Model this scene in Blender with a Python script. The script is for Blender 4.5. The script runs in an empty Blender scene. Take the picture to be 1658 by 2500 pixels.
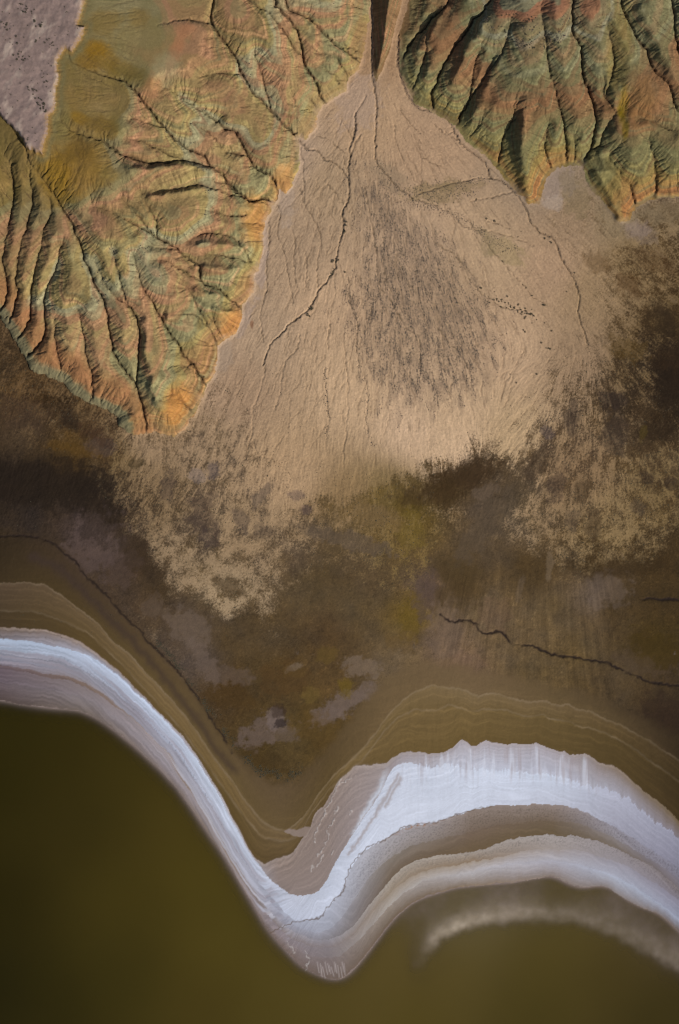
import bpy, math, random, time
import numpy as np
T0 = time.time()

# ------------------------------------------------------------------ camera
S = 0.2                      # metres per map unit (the map is 1658 x 2500 units)
CAM_H = 900.0                # flying height, metres
scene = bpy.context.scene
cam_data = bpy.data.cameras.new("camera")
cam = bpy.data.objects.new("camera", cam_data)
scene.collection.objects.link(cam)
cam.location = (0.0, 0.0, CAM_H)
cam.rotation_euler = (0.0, 0.0, 0.0)            # straight down, north up
cam_data.sensor_fit = 'VERTICAL'
cam_data.angle = 2 * math.atan(1250 * S / CAM_H)
cam_data.clip_start = 10.0
cam_data.clip_end = 20000.0
scene.camera = cam

# ------------------------------------------------------------------ sky and sun
SUN_EL, SUN_AZ = math.radians(34), math.radians(128)     # azimuth clockwise from north (+y)
world = bpy.data.worlds.new("World")
scene.world = world
world.use_nodes = True
wn = world.node_tree
bg = wn.nodes["Background"]
sky = wn.nodes.new("ShaderNodeTexSky")
sky.sky_type = 'NISHITA'
sky.sun_disc = False
sky.sun_elevation = SUN_EL
sky.sun_rotation = SUN_AZ
sky.air_density = 1.0
sky.dust_density = 2.0
wn.links.new(sky.outputs[0], bg.inputs[0])
bg.inputs[1].default_value = 0.08
sun_data = bpy.data.lights.new("sun", 'SUN')
sun_data.energy = 4.0
sun_data.angle = math.radians(0.9)
sun_data.color = (1.0, 0.95, 0.88)
sun = bpy.data.objects.new("sun", sun_data)
scene.collection.objects.link(sun)
sun.location = (200, -160, 400)
sun.rotation_euler = (math.pi / 2 - SUN_EL, 0, math.pi - SUN_AZ)
scene.cycles.filter_width = 1.15
scene.view_settings.view_transform = 'Standard'
scene.view_settings.look = 'None'
scene.view_settings.gamma = 1.0
scene.view_settings.use_curve_mapping = False
scene.view_settings.exposure = 0.0

#==TERRAIN==
# ------------------------------------------------------------------ helpers
F = np.float32
rng = np.random.default_rng(7)
_ga = rng.uniform(0, 2 * np.pi, 256)
_gx, _gy = np.cos(_ga).astype(F), np.sin(_ga).astype(F)

def pn(x, y, seed=0):
    """gradient noise, about -1..1"""
    x = np.asarray(x, F); y = np.asarray(y, F)
    x0 = np.floor(x); y0 = np.floor(y)
    fx = x - x0; fy = y - y0
    xi = x0.astype(np.int64); yi = y0.astype(np.int64)
    def hsh(a, b):
        h = (a * 374761393 + b * 668265263 + seed * 974711) & 0xFFFFFFFF
        h = ((h ^ (h >> 13)) * 1274126177) & 0xFFFFFFFF
        return ((h ^ (h >> 16)) & 255)
    def g(a, b, dx, dy):
        k = hsh(a, b)
        return _gx[k] * dx + _gy[k] * dy
    sx = fx * fx * fx * (fx * (fx * 6 - 15) + 10)
    sy = fy * fy * fy * (fy * (fy * 6 - 15) + 10)
    n00 = g(xi, yi, fx, fy); n10 = g(xi + 1, yi, fx - 1, fy)
    n01 = g(xi, yi + 1, fx, fy - 1); n11 = g(xi + 1, yi + 1, fx - 1, fy - 1)
    a = n00 + sx * (n10 - n00); b = n01 + sx * (n11 - n01)
    return ((a + sy * (b - a)) * 1.5).astype(F)

def fbm(x, y, seed=0, octs=4, gain=0.5):
    s = 0; a = 1.0; t = 0
    for o in range(octs):
        s = s + a * pn(x * 2 ** o + 17.3 * o, y * 2 ** o - 9.1 * o, seed + o * 31)
        t += a; a *= gain
    return s / t * 1.4

def sstep(a, b, x):
    t = np.clip((x - a) / (b - a), 0, 1)
    return t * t * (3 - 2 * t)

def lin(c):
    c = np.asarray(c, F) / 255.0
    return np.where(c <= 0.04045, c / 12.92, ((c + 0.055) / 1.055) ** 2.4).astype(F)

def mix(a, b, t):
    t = np.asarray(t, F)
    if t.ndim and np.ndim(a) == t.ndim + 1 or np.ndim(b) == t.ndim + 1:
        t = t[..., None]
    return a + (b - a) * t

def blur1(a, n, axis):
    """box blur of odd width 2n+1"""
    pad = [(0, 0)] * a.ndim; pad[axis] = (n + 1, n)
    c = np.cumsum(np.pad(a, pad, mode='edge'), axis=axis, dtype=np.float64)
    hi = np.take(c, range(2 * n + 1, c.shape[axis]), axis=axis)
    lo = np.take(c, range(0, c.shape[axis] - 2 * n - 1), axis=axis)
    return ((hi - lo) / (2 * n + 1)).astype(F)

def blur(a, n, k=2):
    for _ in range(k):
        a = blur1(blur1(a, n, 0), n, 1)
    return a

def axis(lo, hi, step, growth, n):
    core = np.arange(lo, hi + step / 2, step)
    g = np.cumsum(step * growth ** np.arange(1, n + 1))
    return np.concatenate([lo - g[::-1], core, hi + g]).astype(F)

UA = axis(-30, 1688, 2, 1.12, 34)
VA = axis(-30, 2530, 2, 1.12, 34)
NU, NV = len(UA), len(VA)
U, V = np.meshgrid(UA, VA)

def catmull(pts, sub=5):
    p = np.array(pts, float)
    if len(p) < 3: return p
    q = np.vstack([2 * p[0] - p[1], p, 2 * p[-1] - p[-2]])
    out = []
    for i in range(1, len(q) - 2):
        for t in np.linspace(0, 1, sub, endpoint=False):
            a, b, c, d = q[i - 1], q[i], q[i + 1], q[i + 2]
            out.append(0.5 * ((2 * b) + (c - a) * t + (2 * a - 5 * b + 4 * c - d) * t * t + (3 * b - a - 3 * c + d) * t ** 3))
    out.append(p[-1])
    return np.array(out)

def seg_dist(D, p, q, maxd, X, Y, w=1.0, W=None):
    i0 = np.searchsorted(UA, min(p[0], q[0]) - maxd - 14); i1 = np.searchsorted(UA, max(p[0], q[0]) + maxd + 14)
    j0 = np.searchsorted(VA, min(p[1], q[1]) - maxd - 14); j1 = np.searchsorted(VA, max(p[1], q[1]) + maxd + 14)
    if i1 <= i0 or j1 <= j0: return
    x = X[j0:j1, i0:i1]; y = Y[j0:j1, i0:i1]
    dx, dy = q[0] - p[0], q[1] - p[1]
    L = dx * dx + dy * dy + 1e-6
    t = np.clip(((x - p[0]) * dx + (y - p[1]) * dy) / L, 0, 1)
    d = np.hypot(x - p[0] - t * dx, y - p[1] - t * dy)
    sub = D[j0:j1, i0:i1]
    if W is not None:
        ws = W[j0:j1, i0:i1]
        d2 = d / w
        k = d2 < sub
        sub[k] = d2[k]; ws[k] = w
    else:
        np.minimum(sub, d, out=sub)

def dist_lines(lines, maxd, X, Y, smooth=True):
    D = np.full((NV, NU), maxd, F)
    for ln in lines:
        c = catmull(ln, 3) if smooth else np.array(ln, float)
        for a, b in zip(c[:-1], c[1:]): seg_dist(D, a, b, maxd, X, Y)
    return D

def line_mask(lines, X, Y, w0, w1):
    """soft 0..1 mask of lines whose half width runs from w0 at the start to w1 at the end"""
    M = np.zeros((NV, NU), F)
    for ln in lines:
        c = catmull(ln, 3); n = len(c)
        for k, (p, q) in enumerate(zip(c[:-1], c[1:])):
            w = w0 + (w1 - w0) * k / max(1, n - 2)
            m = w * 3 + 12
            i0, i1 = np.searchsorted(UA, [min(p[0], q[0]) - m, max(p[0], q[0]) + m])
            j0, j1 = np.searchsorted(VA, [min(p[1], q[1]) - m, max(p[1], q[1]) + m])
            if i1 <= i0 or j1 <= j0: continue
            x = X[j0:j1, i0:i1]; y = Y[j0:j1, i0:i1]
            dx, dy = q[0] - p[0], q[1] - p[1]
            t = np.clip(((x - p[0]) * dx + (y - p[1]) * dy) / (dx * dx + dy * dy + 1e-6), 0, 1)
            d = np.hypot(x - p[0] - t * dx, y - p[1] - t * dy)
            s = M[j0:j1, i0:i1]
            np.maximum(s, np.exp(-(d / w) ** 2), out=s)
    return M

def inside(poly, X, Y):
    r = np.zeros(X.shape, bool)
    p = np.array(poly, float); n = len(p)
    for i in range(n):
        x0, y0 = p[i]; x1, y1 = p[(i + 1) % n]
        if y0 == y1: continue
        c = ((Y >= min(y0, y1)) & (Y < max(y0, y1)))
        xx = x0 + (Y - y0) * (x1 - x0) / (y1 - y0)
        r ^= c & (X < xx)
    return r

CU = np.arange(-80, 1745, 16).astype(F); CV = np.arange(-80, 2590, 16).astype(F)
def upsample(c):
    fu = np.clip((UA - CU[0]) / 16, 0, len(CU) - 1.001); fv = np.clip((VA - CV[0]) / 16, 0, len(CV) - 1.001)
    iu = fu.astype(int); iv = fv.astype(int); tu = (fu - iu); tv = (fv - iv)
    if c.ndim == 3: tu = tu[:, None]; tvv = tv[:, None, None]
    else: tvv = tv[:, None]
    r = c[:, iu] * (1 - tu) + c[:, iu + 1] * tu
    return (r[iv] * (1 - tvv) + r[iv + 1] * tvv).astype(F)

def scattered(points, power=1.7, eps=500.0, conv=None):
    """values given at scattered map points, blended smoothly in between"""
    P = np.array(points, float)
    val = P[:, 2:] if conv is None else conv(P[:, 2:])
    gu, gv = np.meshgrid(CU, CV)
    num = 0; den = 0
    for (x, y), v in zip(P[:, :2], val):
        w = 1.0 / (((gu - x) ** 2 + (gv - y) ** 2) + eps) ** power
        num = num + w[..., None] * v; den = den + w
    r = num / den[..., None]
    return upsample(r if r.shape[2] > 1 else r[..., 0])

def lic(srcs, du, dv, n):
    """smear noise along a flow field (in grid cells): streaks that follow the fall of the ground"""
    ny, nx = du.shape
    L = np.sqrt(du * du + dv * dv) + 1e-6
    du = (du / L).astype(F).ravel(); dv = (dv / L).astype(F).ravel()
    J0, I0 = np.meshgrid(np.arange(ny, dtype=F), np.arange(nx, dtype=F), indexing='ij')
    I0 = I0.ravel(); J0 = J0.ravel()
    src = [a.astype(F).ravel() for a in srcs]
    out = [a.copy() for a in src]
    for sgn in (1, -1):
        x = I0.copy(); y = J0.copy()
        k = np.arange(nx * ny)
        for t in range(n):
            x += sgn * du[k]; y += sgn * dv[k]
            np.clip(x, 0, nx - 1.01, out=x); np.clip(y, 0, ny - 1.01, out=y)
            k = (y + 0.5).astype(np.int32) * nx + (x + 0.5).astype(np.int32)
            w = 1.0 - (t / n) ** 2
            for a, b in zip(out, src): a += w * b[k]
    res = []
    for a in out:
        a = a.reshape(ny, nx); a = a - blur(a, 12, 1)
        res.append((a / (a.std() + 1e-6)).astype(F))
    return res

# ------------------------------------------------------------------ traced map data
HILL_L = [(901, -400), (901, 0), (897, 76), (886, 122), (880, 168), (851, 191), (844, 222), (798, 249), (776, 275),
          (775, 306), (748, 341), (728, 340), (731, 367), (729, 413), (712, 452), (698, 474), (684, 462), (676, 488), (664, 504),
          (645, 549), (641, 622), (631, 660), (618, 672), (620, 710), (591, 745), (593, 775), (576, 813), (530, 844),
          (524, 915), (497, 957), (471, 1019), (451, 1049), (425, 1066), (375, 1053), (352, 1061), (314, 1057),
          (291, 1038), (287, 1015), (230, 988), (172, 957), (153, 934), (96, 911), (76, 900), (38, 833), (0, 775), (-90, 700), (-1500, 500), (-1500, -400)]
HILL_R = [(1110, -400), (1010, -60), (1000, 0), (985, 50), (977, 80), (974, 130), (978, 172), (992, 214), (1010, 248), (1034, 262), (1058, 275),
          (1090, 290), (1112, 306), (1138, 344), (1169, 367), (1207, 402), (1232, 436), (1268, 474), (1288, 497), (1318, 494),
          (1334, 440), (1364, 406), (1425, 402), (1429, 440), (1441, 458), (1480, 502), (1513, 542), (1536, 538), (1552, 507), (1594, 484),
          (1658, 480), (1800, 500), (2700, 600), (2700, -400)]
HILL_M = [(911, -400), (911, 0), (912, 100), (911, 170), (919, 200), (936, 165), (955, 110), (966, 60), (982, 0), (990, -60), (1080, -400)]
PLATEAU = [(-1500, -400), (203, -400), (203, 0), (196, 30), (188, 57), (206, 64), (196, 95), (172, 126), (157, 115), (139, 145), (142, 190), (137, 230), (139, 262),
           (130, 279), (119, 287), (124, 325), (112, 355), (107, 383), (92, 376), (69, 367), (57, 337), (28, 308), (0, 283), (-60, 250), (-1500, 150)]
G_BIG = [
 [(530, -150), (520, 0), (515, 46), (520, 69), (543, 96), (568, 130), (588, 175), (614, 222), (656, 264), (683, 298), (721, 325)],
 [(161, 130), (176, 149), (214, 168), (268, 187), (306, 199), (333, 230), (367, 272), (406, 318), (451, 360), (497, 379), (513, 406), (543, 429), (574, 467), (600, 484), (618, 492), (645, 483), (677, 496)],
 [(142, 295), (168, 314), (207, 333), (249, 344), (291, 375), (329, 387), (367, 400), (421, 394), (471, 394), (513, 409)],
 [(402, 214), (440, 237), (478, 264), (513, 283), (547, 314), (564, 317), (589, 347), (603, 379), (629, 413), (656, 421), (670, 444), (679, 467), (676, 490)],
 [(230, 504), (268, 515), (310, 538), (356, 561), (386, 580), (421, 603), (459, 630), (486, 653), (490, 683), (509, 695), (536, 710), (574, 741), (596, 755)],
 [(76, 402), (115, 450), (164, 526), (191, 584), (207, 634), (230, 687), (260, 756), (268, 813), (283, 875), (333, 940), (352, 1010), (358, 1060)],
 [(230, 634), (249, 680), (275, 718), (314, 748), (337, 783), (341, 817), (337, 890), (333, 944)],
 [(325, 622), (337, 664), (348, 706), (375, 745), (398, 783), (421, 825), (451, 867), (478, 901), (505, 940)],
 [(672, -150), (672, 0), (675, 15), (702, 46), (725, 73), (733, 107), (738, 145), (744, 164), (767, 187), (775, 214), (779, 233), (798, 252)],
 [(690, -150), (698, 0), (714, 27), (748, 42), (775, 65), (798, 92), (828, 115), (855, 134), (882, 153), (903, 164)],
 [(149, 603), (134, 664), (115, 699), (109, 748), (111, 794), (103, 833), (69, 867)],
 [(107, 557), (99, 611), (80, 680), (76, 737), (74, 779), (50, 820), (30, 830)],
 [(61, 565), (42, 649), (40, 695), (44, 725), (20, 790)],
 [(23, 549), (10, 611), (11, 664), (19, 718), (-5, 770)],
 # right hills
 [(1150, -120), (1092, 8), (1060, 40), (1039, 65), (1012, 92), (995, 111), (985, 140), (981, 164), (985, 199)],
 [(1250, -130), (1195, 5), (1161, 46), (1134, 84), (1100, 130), (1073, 180), (1062, 207), (1054, 226), (1056, 268)],
 [(1165, 126), (1157, 168), (1150, 222), (1142, 249), (1127, 275), (1116, 305)],
 [(1211, 134), (1184, 187), (1165, 218), (1144, 246)],
 [(1285, 262), (1262, 285), (1249, 302), (1232, 330), (1224, 350), (1222, 370), (1214, 405)],
 [(1398, -120), (1398, 0), (1397, 69), (1402, 88), (1419, 111), (1421, 161), (1429, 203), (1444, 245), (1454, 287), (1452, 329), (1441, 363), (1431, 383), (1427, 403)],
 [(1510, 268), (1479, 318), (1460, 356), (1441, 365)],
 [(1500, -130), (1517, 0), (1529, 38), (1552, 88), (1578, 122), (1590, 161), (1617, 191), (1636, 210), (1643, 245), (1660, 275), (1690, 340), (1740, 480)],
 [(1636, -130), (1643, 0), (1647, 57), (1658, 126), (1690, 200)],
 [(1486, 383), (1509, 421), (1536, 451), (1549, 496)],
 [(1582, 333), (1594, 371), (1601, 421), (1601, 480)],
]
G_SMALL = [
 [(505, 187), (536, 178), (562, 180), (589, 184)], [(383, 62), (432, 48), (478, 50), (516, 60)],
 [(530, 344), (549, 371), (603, 379)], [(545, 425), (568, 459), (618, 494)],
 [(383, 467), (421, 465), (467, 455), (505, 457), (555, 474), (590, 480)],
 [(298, 484), (333, 523), (367, 565)], [(344, 480), (379, 538), (383, 578)], [(375, 637), (409, 637), (440, 660), (490, 687)],
 [(275, 614), (291, 680), (306, 725), (314, 747)], [(451, 695), (478, 741), (501, 783), (524, 829), (531, 846)], [(516, 771), (536, 813)],
 [(134, 779), (136, 833), (150, 900)], [(191, 756), (207, 829), (210, 867), (224, 909), (228, 980)],
 [(600, -80), (607, 0), (656, 31), (679, 61), (698, 88), (717, 119), (737, 142)], [(783, 130), (813, 134), (828, 157), (844, 176), (848, 199)],
 [(752, 233), (775, 264), (778, 280)], [(784, 160), (800, 175), (815, 185), (826, 205)],
 [(1043, 73), (1039, 126), (1020, 191), (1006, 218), (1008, 240)], [(1349, 195), (1356, 230), (1368, 268), (1379, 318), (1385, 400)],
 [(1471, 172), (1477, 207), (1473, 230), (1500, 270)], [(1300, 540), (1300, 541)],
 [(320, 290), (360, 300), (396, 312)], [(310, 340), (350, 345), (400, 372), (450, 392)], [(470, 300), (505, 322), (530, 345)],
 [(360, 600), (400, 606), (430, 612)], [(455, 590), (500, 570), (540, 572), (580, 590), (612, 640)], [(500, 620), (550, 624), (600, 640)],
 [(530, 520), (575, 528), (600, 525)], [(590, 545), (630, 548), (650, 560)], [(420, 770), (470, 768), (500, 790)], [(440, 890), (470, 905), (498, 918)],
 [(420, 960), (450, 985), (470, 1000)], [(620, 130), (640, 190), (660, 262)], [(1320, 20), (1330, 90), (1345, 190)], [(1245, 60), (1225, 130), (1190, 180)],
 [(1560, 290), (1600, 300), (1640, 320)], [(1480, 60), (1500, 150), (1480, 230)], [(1340, 300), (1330, 360), (1345, 410)], [(1400, 330), (1405, 370), (1400, 402)],
 [(0, 283), (31, 314), (61, 356), (76, 402)], [(30, 400), (35, 480), (23, 549)], [(75, 430), (80, 500), (61, 565)], [(120, 480), (125, 520), (107, 557)],
]
RIDGE_LOW = [[(1660, 400), (1620, 440), (1590, 480)]]
CH_MAIN = [
 [(907, -150), (907, 0), (909, 57), (907, 153), (913, 214), (919, 253), (917, 325), (915, 367), (924, 402), (943, 425), (966, 451), (1004, 482)],
 [(870, 272), (867, 306), (863, 341), (853, 363), (855, 383), (849, 421), (852, 444), (853, 458), (849, 492), (836, 519), (840, 561), (827, 595), (823, 630), (811, 668), (775, 714), (756, 752), (714, 785), (691, 810), (660, 844), (649, 871), (641, 892)],
 [(721, 325), (731, 346), (756, 365), (775, 369), (794, 388), (817, 396), (836, 417), (850, 440)],
 [(1066, -60), (1058, 8), (1004, 50), (976, 84), (971, 130), (975, 172), (987, 214), (1004, 245), (1031, 266), (1058, 272), (1085, 284), (1104, 306), (1119, 342), (1142, 364), (1173, 387), (1192, 413), (1200, 434), (1226, 441), (1249, 463), (1265, 480), (1286, 515), (1295, 542), (1322, 569), (1349, 584), (1364, 614), (1376, 641), (1399, 676), (1414, 725), (1412, 768), (1425, 806), (1435, 844)],
]
CH_MINOR = [
 [(677, 496), (683, 519), (677, 572), (687, 595), (698, 630), (704, 680), (717, 741)], [(1004, 482), (1031, 494), (1058, 500), (1104, 523), (1123, 545), (1165, 561), (1226, 572), (1303, 599)],
 [(658, 538), (654, 611), (649, 668), (652, 703), (641, 741), (635, 779), (643, 836)],
 [(733, 461), (744, 500), (771, 542), (783, 580), (777, 630), (775, 710)], [(733, 360), (740, 406), (744, 497)],
 [(794, 901), (794, 923), (798, 976), (802, 1011), (798, 1072)],
 [(851, 680), (854, 741), (869, 775), (871, 833), (874, 882), (888, 924), (899, 965), (893, 1019), (897, 1053), (913, 1087)],
 [(890, 461), (903, 519), (913, 572), (920, 634), (926, 695), (949, 729), (978, 779), (997, 806), (1024, 825), (1027, 863), (1025, 917)],
 [(777, 331), (805, 341), (821, 356), (851, 379)], [(974, 268), (997, 295), (1010, 312), (1024, 325)], [(1027, 383), (1066, 402), (1092, 413)],
 [(962, 306), (966, 340), (981, 383), (997, 409), (1012, 440), (1030, 452)], [(1200, 434), (1160, 436), (1120, 445), (1080, 455), (1040, 470), (1015, 478)],
 [(1188, 722), (1230, 752), (1272, 756), (1303, 769)], [(1165, 561), (1200, 610), (1249, 664), (1276, 695), (1303, 725), (1333, 745)],
 [(1058, 590), (1120, 630), (1150, 690), (1180, 720)], [(715, 560), (720, 610), (716, 640), (724, 700)], [(742, 610), (750, 650), (744, 700)],
 [(800, 450), (838, 495)], [(1150, 490), (1180, 486), (1220, 476), (1250, 470)], [(1190, 540), (1215, 545), (1245, 560)],
 [(840, 1140), (838, 1100), (845, 1050), (850, 960), (846, 900), (842, 860)], [(730, 820), (725, 850), (700, 880), (690, 910), (684, 960), (670, 1000)],
 [(809, 790), (800, 815), (802, 850)], [(1066, 800), (1120, 860), (1145, 900), (1150, 960)], [(930, 640), (950, 700), (985, 770)], [(1110, 320), (1085, 325), (1060, 300)],
 [(1119, 342), (1095, 330), (1088, 322)], [(870, 272), (885, 250), (893, 230)], [(863, 341), (850, 320), (840, 300)], [(855, 383), (870, 350), (880, 330)], [(852, 440), (842, 400), (838, 380)],
 [(648, 890), (640, 940), (620, 990), (615, 1060), (600, 1120)], [(618, 1075), (630, 1110), (660, 1120), (690, 1140), (715, 1170)],
]
CRACK_BANK = [
 [(-60, 1313), (0, 1309), (38, 1307), (88, 1311), (126, 1325), (153, 1346), (184, 1374), (207, 1405), (260, 1453), (291, 1492), (344, 1541), (363, 1568), (421, 1622), (474, 1690), (509, 1748), (547, 1801), (566, 1836)],
 [(1075, 1502), (1098, 1516), (1135, 1513), (1160, 1522), (1169, 1540), (1192, 1548), (1215, 1540), (1235, 1553), (1248, 1571), (1295, 1577), (1330, 1590), (1372, 1602), (1391, 1603), (1440, 1610), (1483, 1618), (1505, 1630), (1540, 1644), (1590, 1666), (1658, 1674), (1720, 1680)],
 [(1568, 1464), (1600, 1462), (1640, 1463), (1660, 1465)],
]
CRACK_SALT = [[(714, 2251), (750, 2246), (783, 2238), (795, 2222), (813, 2198), (836, 2179), (843, 2150), (855, 2118), (866, 2100), (882, 2083), (900, 2066), (917, 2060), (940, 2050), (959, 2037), (975, 2026), (989, 2018), (1008, 2014), (1028, 2010), (1066, 2007), (1115, 1989), (1165, 1974), (1203, 1969)],
              [(660, 2275), (690, 2262), (714, 2251)]]

# strand lines: each is (x, y) across the whole width, north to south
K = [
 # 0 upper limit of the wet strand
 [(0, 1309), (38, 1307), (88, 1311), (126, 1325), (153, 1346), (184, 1374), (207, 1405), (260, 1453), (291, 1492), (344, 1541), (363, 1568), (421, 1622), (474, 1690), (509, 1748), (547, 1801), (580, 1842), (626, 1892), (664, 1909), (702, 1911), (733, 1898), (770, 1860), (830, 1790), (900, 1700), (960, 1640), (1000, 1620), (1100, 1620), (1300, 1660), (1480, 1710), (1658, 1800)],
 # 1 first strand line
 [(0, 1424), (57, 1421), (107, 1425), (153, 1453), (191, 1484), (237, 1518), (275, 1564), (321, 1599), (367, 1652), (421, 1706), (459, 1756), (490, 1798), (520, 1847), (530, 1857), (568, 1903), (599, 1953), (637, 1999), (672, 2020), (702, 2025), (740, 1995), (775, 1940), (820, 1885), (874, 1840), (912, 1794), (940, 1755), (970, 1717), (1008, 1690), (1040, 1676), (1054, 1671), (1090, 1677), (1115, 1677), (1169, 1696), (1198, 1690), (1242, 1702), (1295, 1711), (1326, 1708), (1356, 1721), (1387, 1719), (1418, 1734), (1444, 1734), (1479, 1754), (1517, 1765), (1555, 1790), (1594, 1813), (1658, 1855)],
 # 2 second strand line
 [(0, 1488), (88, 1491), (153, 1514), (214, 1541), (268, 1591), (325, 1648), (383, 1710), (440, 1775), (478, 1824), (520, 1885), (560, 1940), (600, 1995), (640, 2040), (672, 2050), (702, 2050), (733, 2035), (765, 1975), (800, 1930), (850, 1885), (890, 1850), (939, 1782), (974, 1748), (1016, 1729), (1047, 1733), (1070, 1732), (1094, 1718), (1123, 1727), (1153, 1733), (1180, 1727), (1230, 1733), (1295, 1746), (1326, 1740), (1341, 1755), (1391, 1756), (1410, 1771), (1440, 1775), (1486, 1790), (1555, 1830), (1658, 1905)],
 # 3 top of the salt
 [(0, 1530), (57, 1534), (107, 1537), (153, 1549), (203, 1568), (237, 1595), (287, 1637), (344, 1690), (402, 1752), (451, 1801), (482, 1847), (505, 1884), (547, 1953), (574, 2006), (600, 2055), (622, 2095), (649, 2113), (662, 2098), (690, 2090), (718, 2082), (735, 2052), (760, 2020), (768, 1984), (794, 1964), (813, 1930), (828, 1900), (834, 1882), (859, 1873), (912, 1865), (947, 1863), (960, 1848), (981, 1838), (1020, 1836), (1066, 1840), (1104, 1829), (1118, 1815), (1124, 1804), (1138, 1809), (1154, 1825), (1170, 1815), (1188, 1807), (1219, 1815), (1288, 1819), (1307, 1813), (1349, 1829), (1379, 1834), (1391, 1842), (1437, 1842), (1460, 1861), (1498, 1867), (1540, 1903), (1575, 1934), (1613, 1961), (1658, 2003)],
 # 4 start of the brightest salt
 [(0, 1558), (76, 1566), (153, 1580), (203, 1595), (249, 1618), (306, 1664), (383, 1736), (440, 1798), (478, 1850), (530, 1934), (553, 1980), (580, 2026), (622, 2102), (664, 2152), (702, 2179), (744, 2190), (775, 2179), (802, 2152), (813, 2114), (836, 2079), (867, 2026), (905, 1972), (936, 1926), (948, 1884), (962, 1866), (1000, 1860), (1058, 1872), (1110, 1868), (1150, 1880), (1249, 1884), (1326, 1882), (1383, 1903), (1441, 1919), (1479, 1922), (1536, 1953), (1594, 1999), (1658, 2045)],
 # 5 end of the brightest salt
 [(0, 1596), (76, 1604), (153, 1618), (214, 1641), (268, 1676), (325, 1726), (383, 1785), (440, 1846), (490, 1925), (530, 1990), (568, 2058), (610, 2124), (656, 2180), (690, 2222), (714, 2249), (750, 2246), (783, 2238), (813, 2198), (836, 2179), (855, 2118), (882, 2083), (917, 2060), (959, 2037), (989, 2018), (1028, 2010), (1066, 2006), (1115, 1989), (1165, 1974), (1203, 1968), (1326, 1961), (1383, 1966), (1441, 1988), (1498, 2016), (1560, 2055), (1658, 2118)],
 # 6 middle of the drab band
 [(0, 1612), (76, 1622), (153, 1637), (210, 1658), (255, 1690), (305, 1735), (360, 1786), (420, 1845), (470, 1912), (520, 1990), (556, 2054), (603, 2130), (650, 2190), (690, 2236), (725, 2265), (775, 2280), (815, 2262), (850, 2220), (880, 2170), (920, 2120), (960, 2088), (1000, 2066), (1060, 2050), (1130, 2036), (1200, 2016), (1326, 2004), (1400, 2008), (1460, 2026), (1520, 2056), (1590, 2100), (1658, 2145)],
 # 7 ridge below the drab band
 [(0, 1624), (76, 1636), (153, 1650), (199, 1662), (237, 1684), (291, 1719), (329, 1749), (367, 1783), (406, 1825), (440, 1884), (478, 1938), (515, 2000), (545, 2056), (590, 2130), (630, 2186), (670, 2238), (715, 2274), (770, 2296), (820, 2290), (863, 2263), (897, 2213), (932, 2171), (962, 2137), (997, 2110), (1028, 2095), (1073, 2087), (1130, 2082), (1154, 2081), (1200, 2064), (1230, 2052), (1268, 2043), (1318, 2039), (1341, 2034), (1364, 2043), (1387, 2039), (1460, 2052), (1498, 2068), (1536, 2087), (1575, 2106), (1613, 2133), (1658, 2167)],
 # 8 thin brown line / lower brown streak
 [(0, 1632), (76, 1644), (153, 1659), (199, 1671), (237, 1694), (291, 1729), (329, 1760), (367, 1794), (406, 1836), (440, 1896), (478, 1950), (509, 2003), (540, 2062), (580, 2132), (615, 2180), (660, 2240), (700, 2284), (760, 2312), (825, 2312), (872, 2272), (912, 2222), (960, 2170), (1008, 2138), (1066, 2118), (1134, 2106), (1211, 2094), (1268, 2079), (1318, 2071), (1360, 2074), (1400, 2072), (1460, 2086), (1536, 2118), (1613, 2165), (1658, 2196)],
 # 9 middle of the lower pale band
 [(0, 1665), (76, 1676), (153, 1688), (200, 1700), (250, 1725), (310, 1775), (370, 1828), (425, 1888), (470, 1948), (508, 2014), (537, 2066), (578, 2136), (610, 2190), (655, 2256), (700, 2302), (760, 2336), (830, 2336), (880, 2290), (925, 2240), (989, 2175), (1046, 2146), (1134, 2128), (1249, 2106), (1341, 2100), (1383, 2106), (1479, 2129), (1555, 2167), (1613, 2206), (1658, 2244)],
 # 10 water line
 [(0, 1708), (57, 1719), (115, 1727), (191, 1733), (230, 1748), (268, 1773), (325, 1817), (383, 1872), (421, 1911), (459, 1961), (505, 2029), (532, 2067), (574, 2135), (600, 2180), (638, 2245), (665, 2284), (699, 2322), (737, 2360), (776, 2379), (814, 2391), (840, 2386), (867, 2362), (902, 2318), (940, 2268), (970, 2232), (1005, 2203), (1040, 2188), (1060, 2182), (1115, 2165), (1192, 2158), (1249, 2154), (1288, 2146), (1341, 2137), (1364, 2144), (1383, 2156), (1418, 2167), (1467, 2160), (1498, 2171), (1525, 2194), (1563, 2213), (1601, 2225), (1632, 2248), (1658, 2274)],
]
XS = np.arange(-40, 1701, 4.0)
def ycurve(pts, n=2):
    p = np.array(pts, float)
    y = np.interp(XS, p[:, 0], p[:, 1])
    lo = XS < 4; hi = XS > 1654
    y[lo] = p[0, 1] + (XS[lo] - p[0, 0]) * 0.05
    y[hi] = p[-1, 1] + (XS[hi] - 1658) * (p[-1, 1] - p[-2, 1]) / (p[-1, 0] - p[-2, 0])
    for _ in range(2):
        yp = np.pad(y, n, mode='edge')
        y = np.convolve(yp, np.ones(2 * n + 1) / (2 * n + 1), mode='valid')
    return y
KY = [ycurve(k, 1 if i in (1, 2, 3) else 3) for i, k in enumerate(K)]
for i in range(1, len(KY)): KY[i] = np.maximum(KY[i], KY[i - 1] + 2.0)

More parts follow.
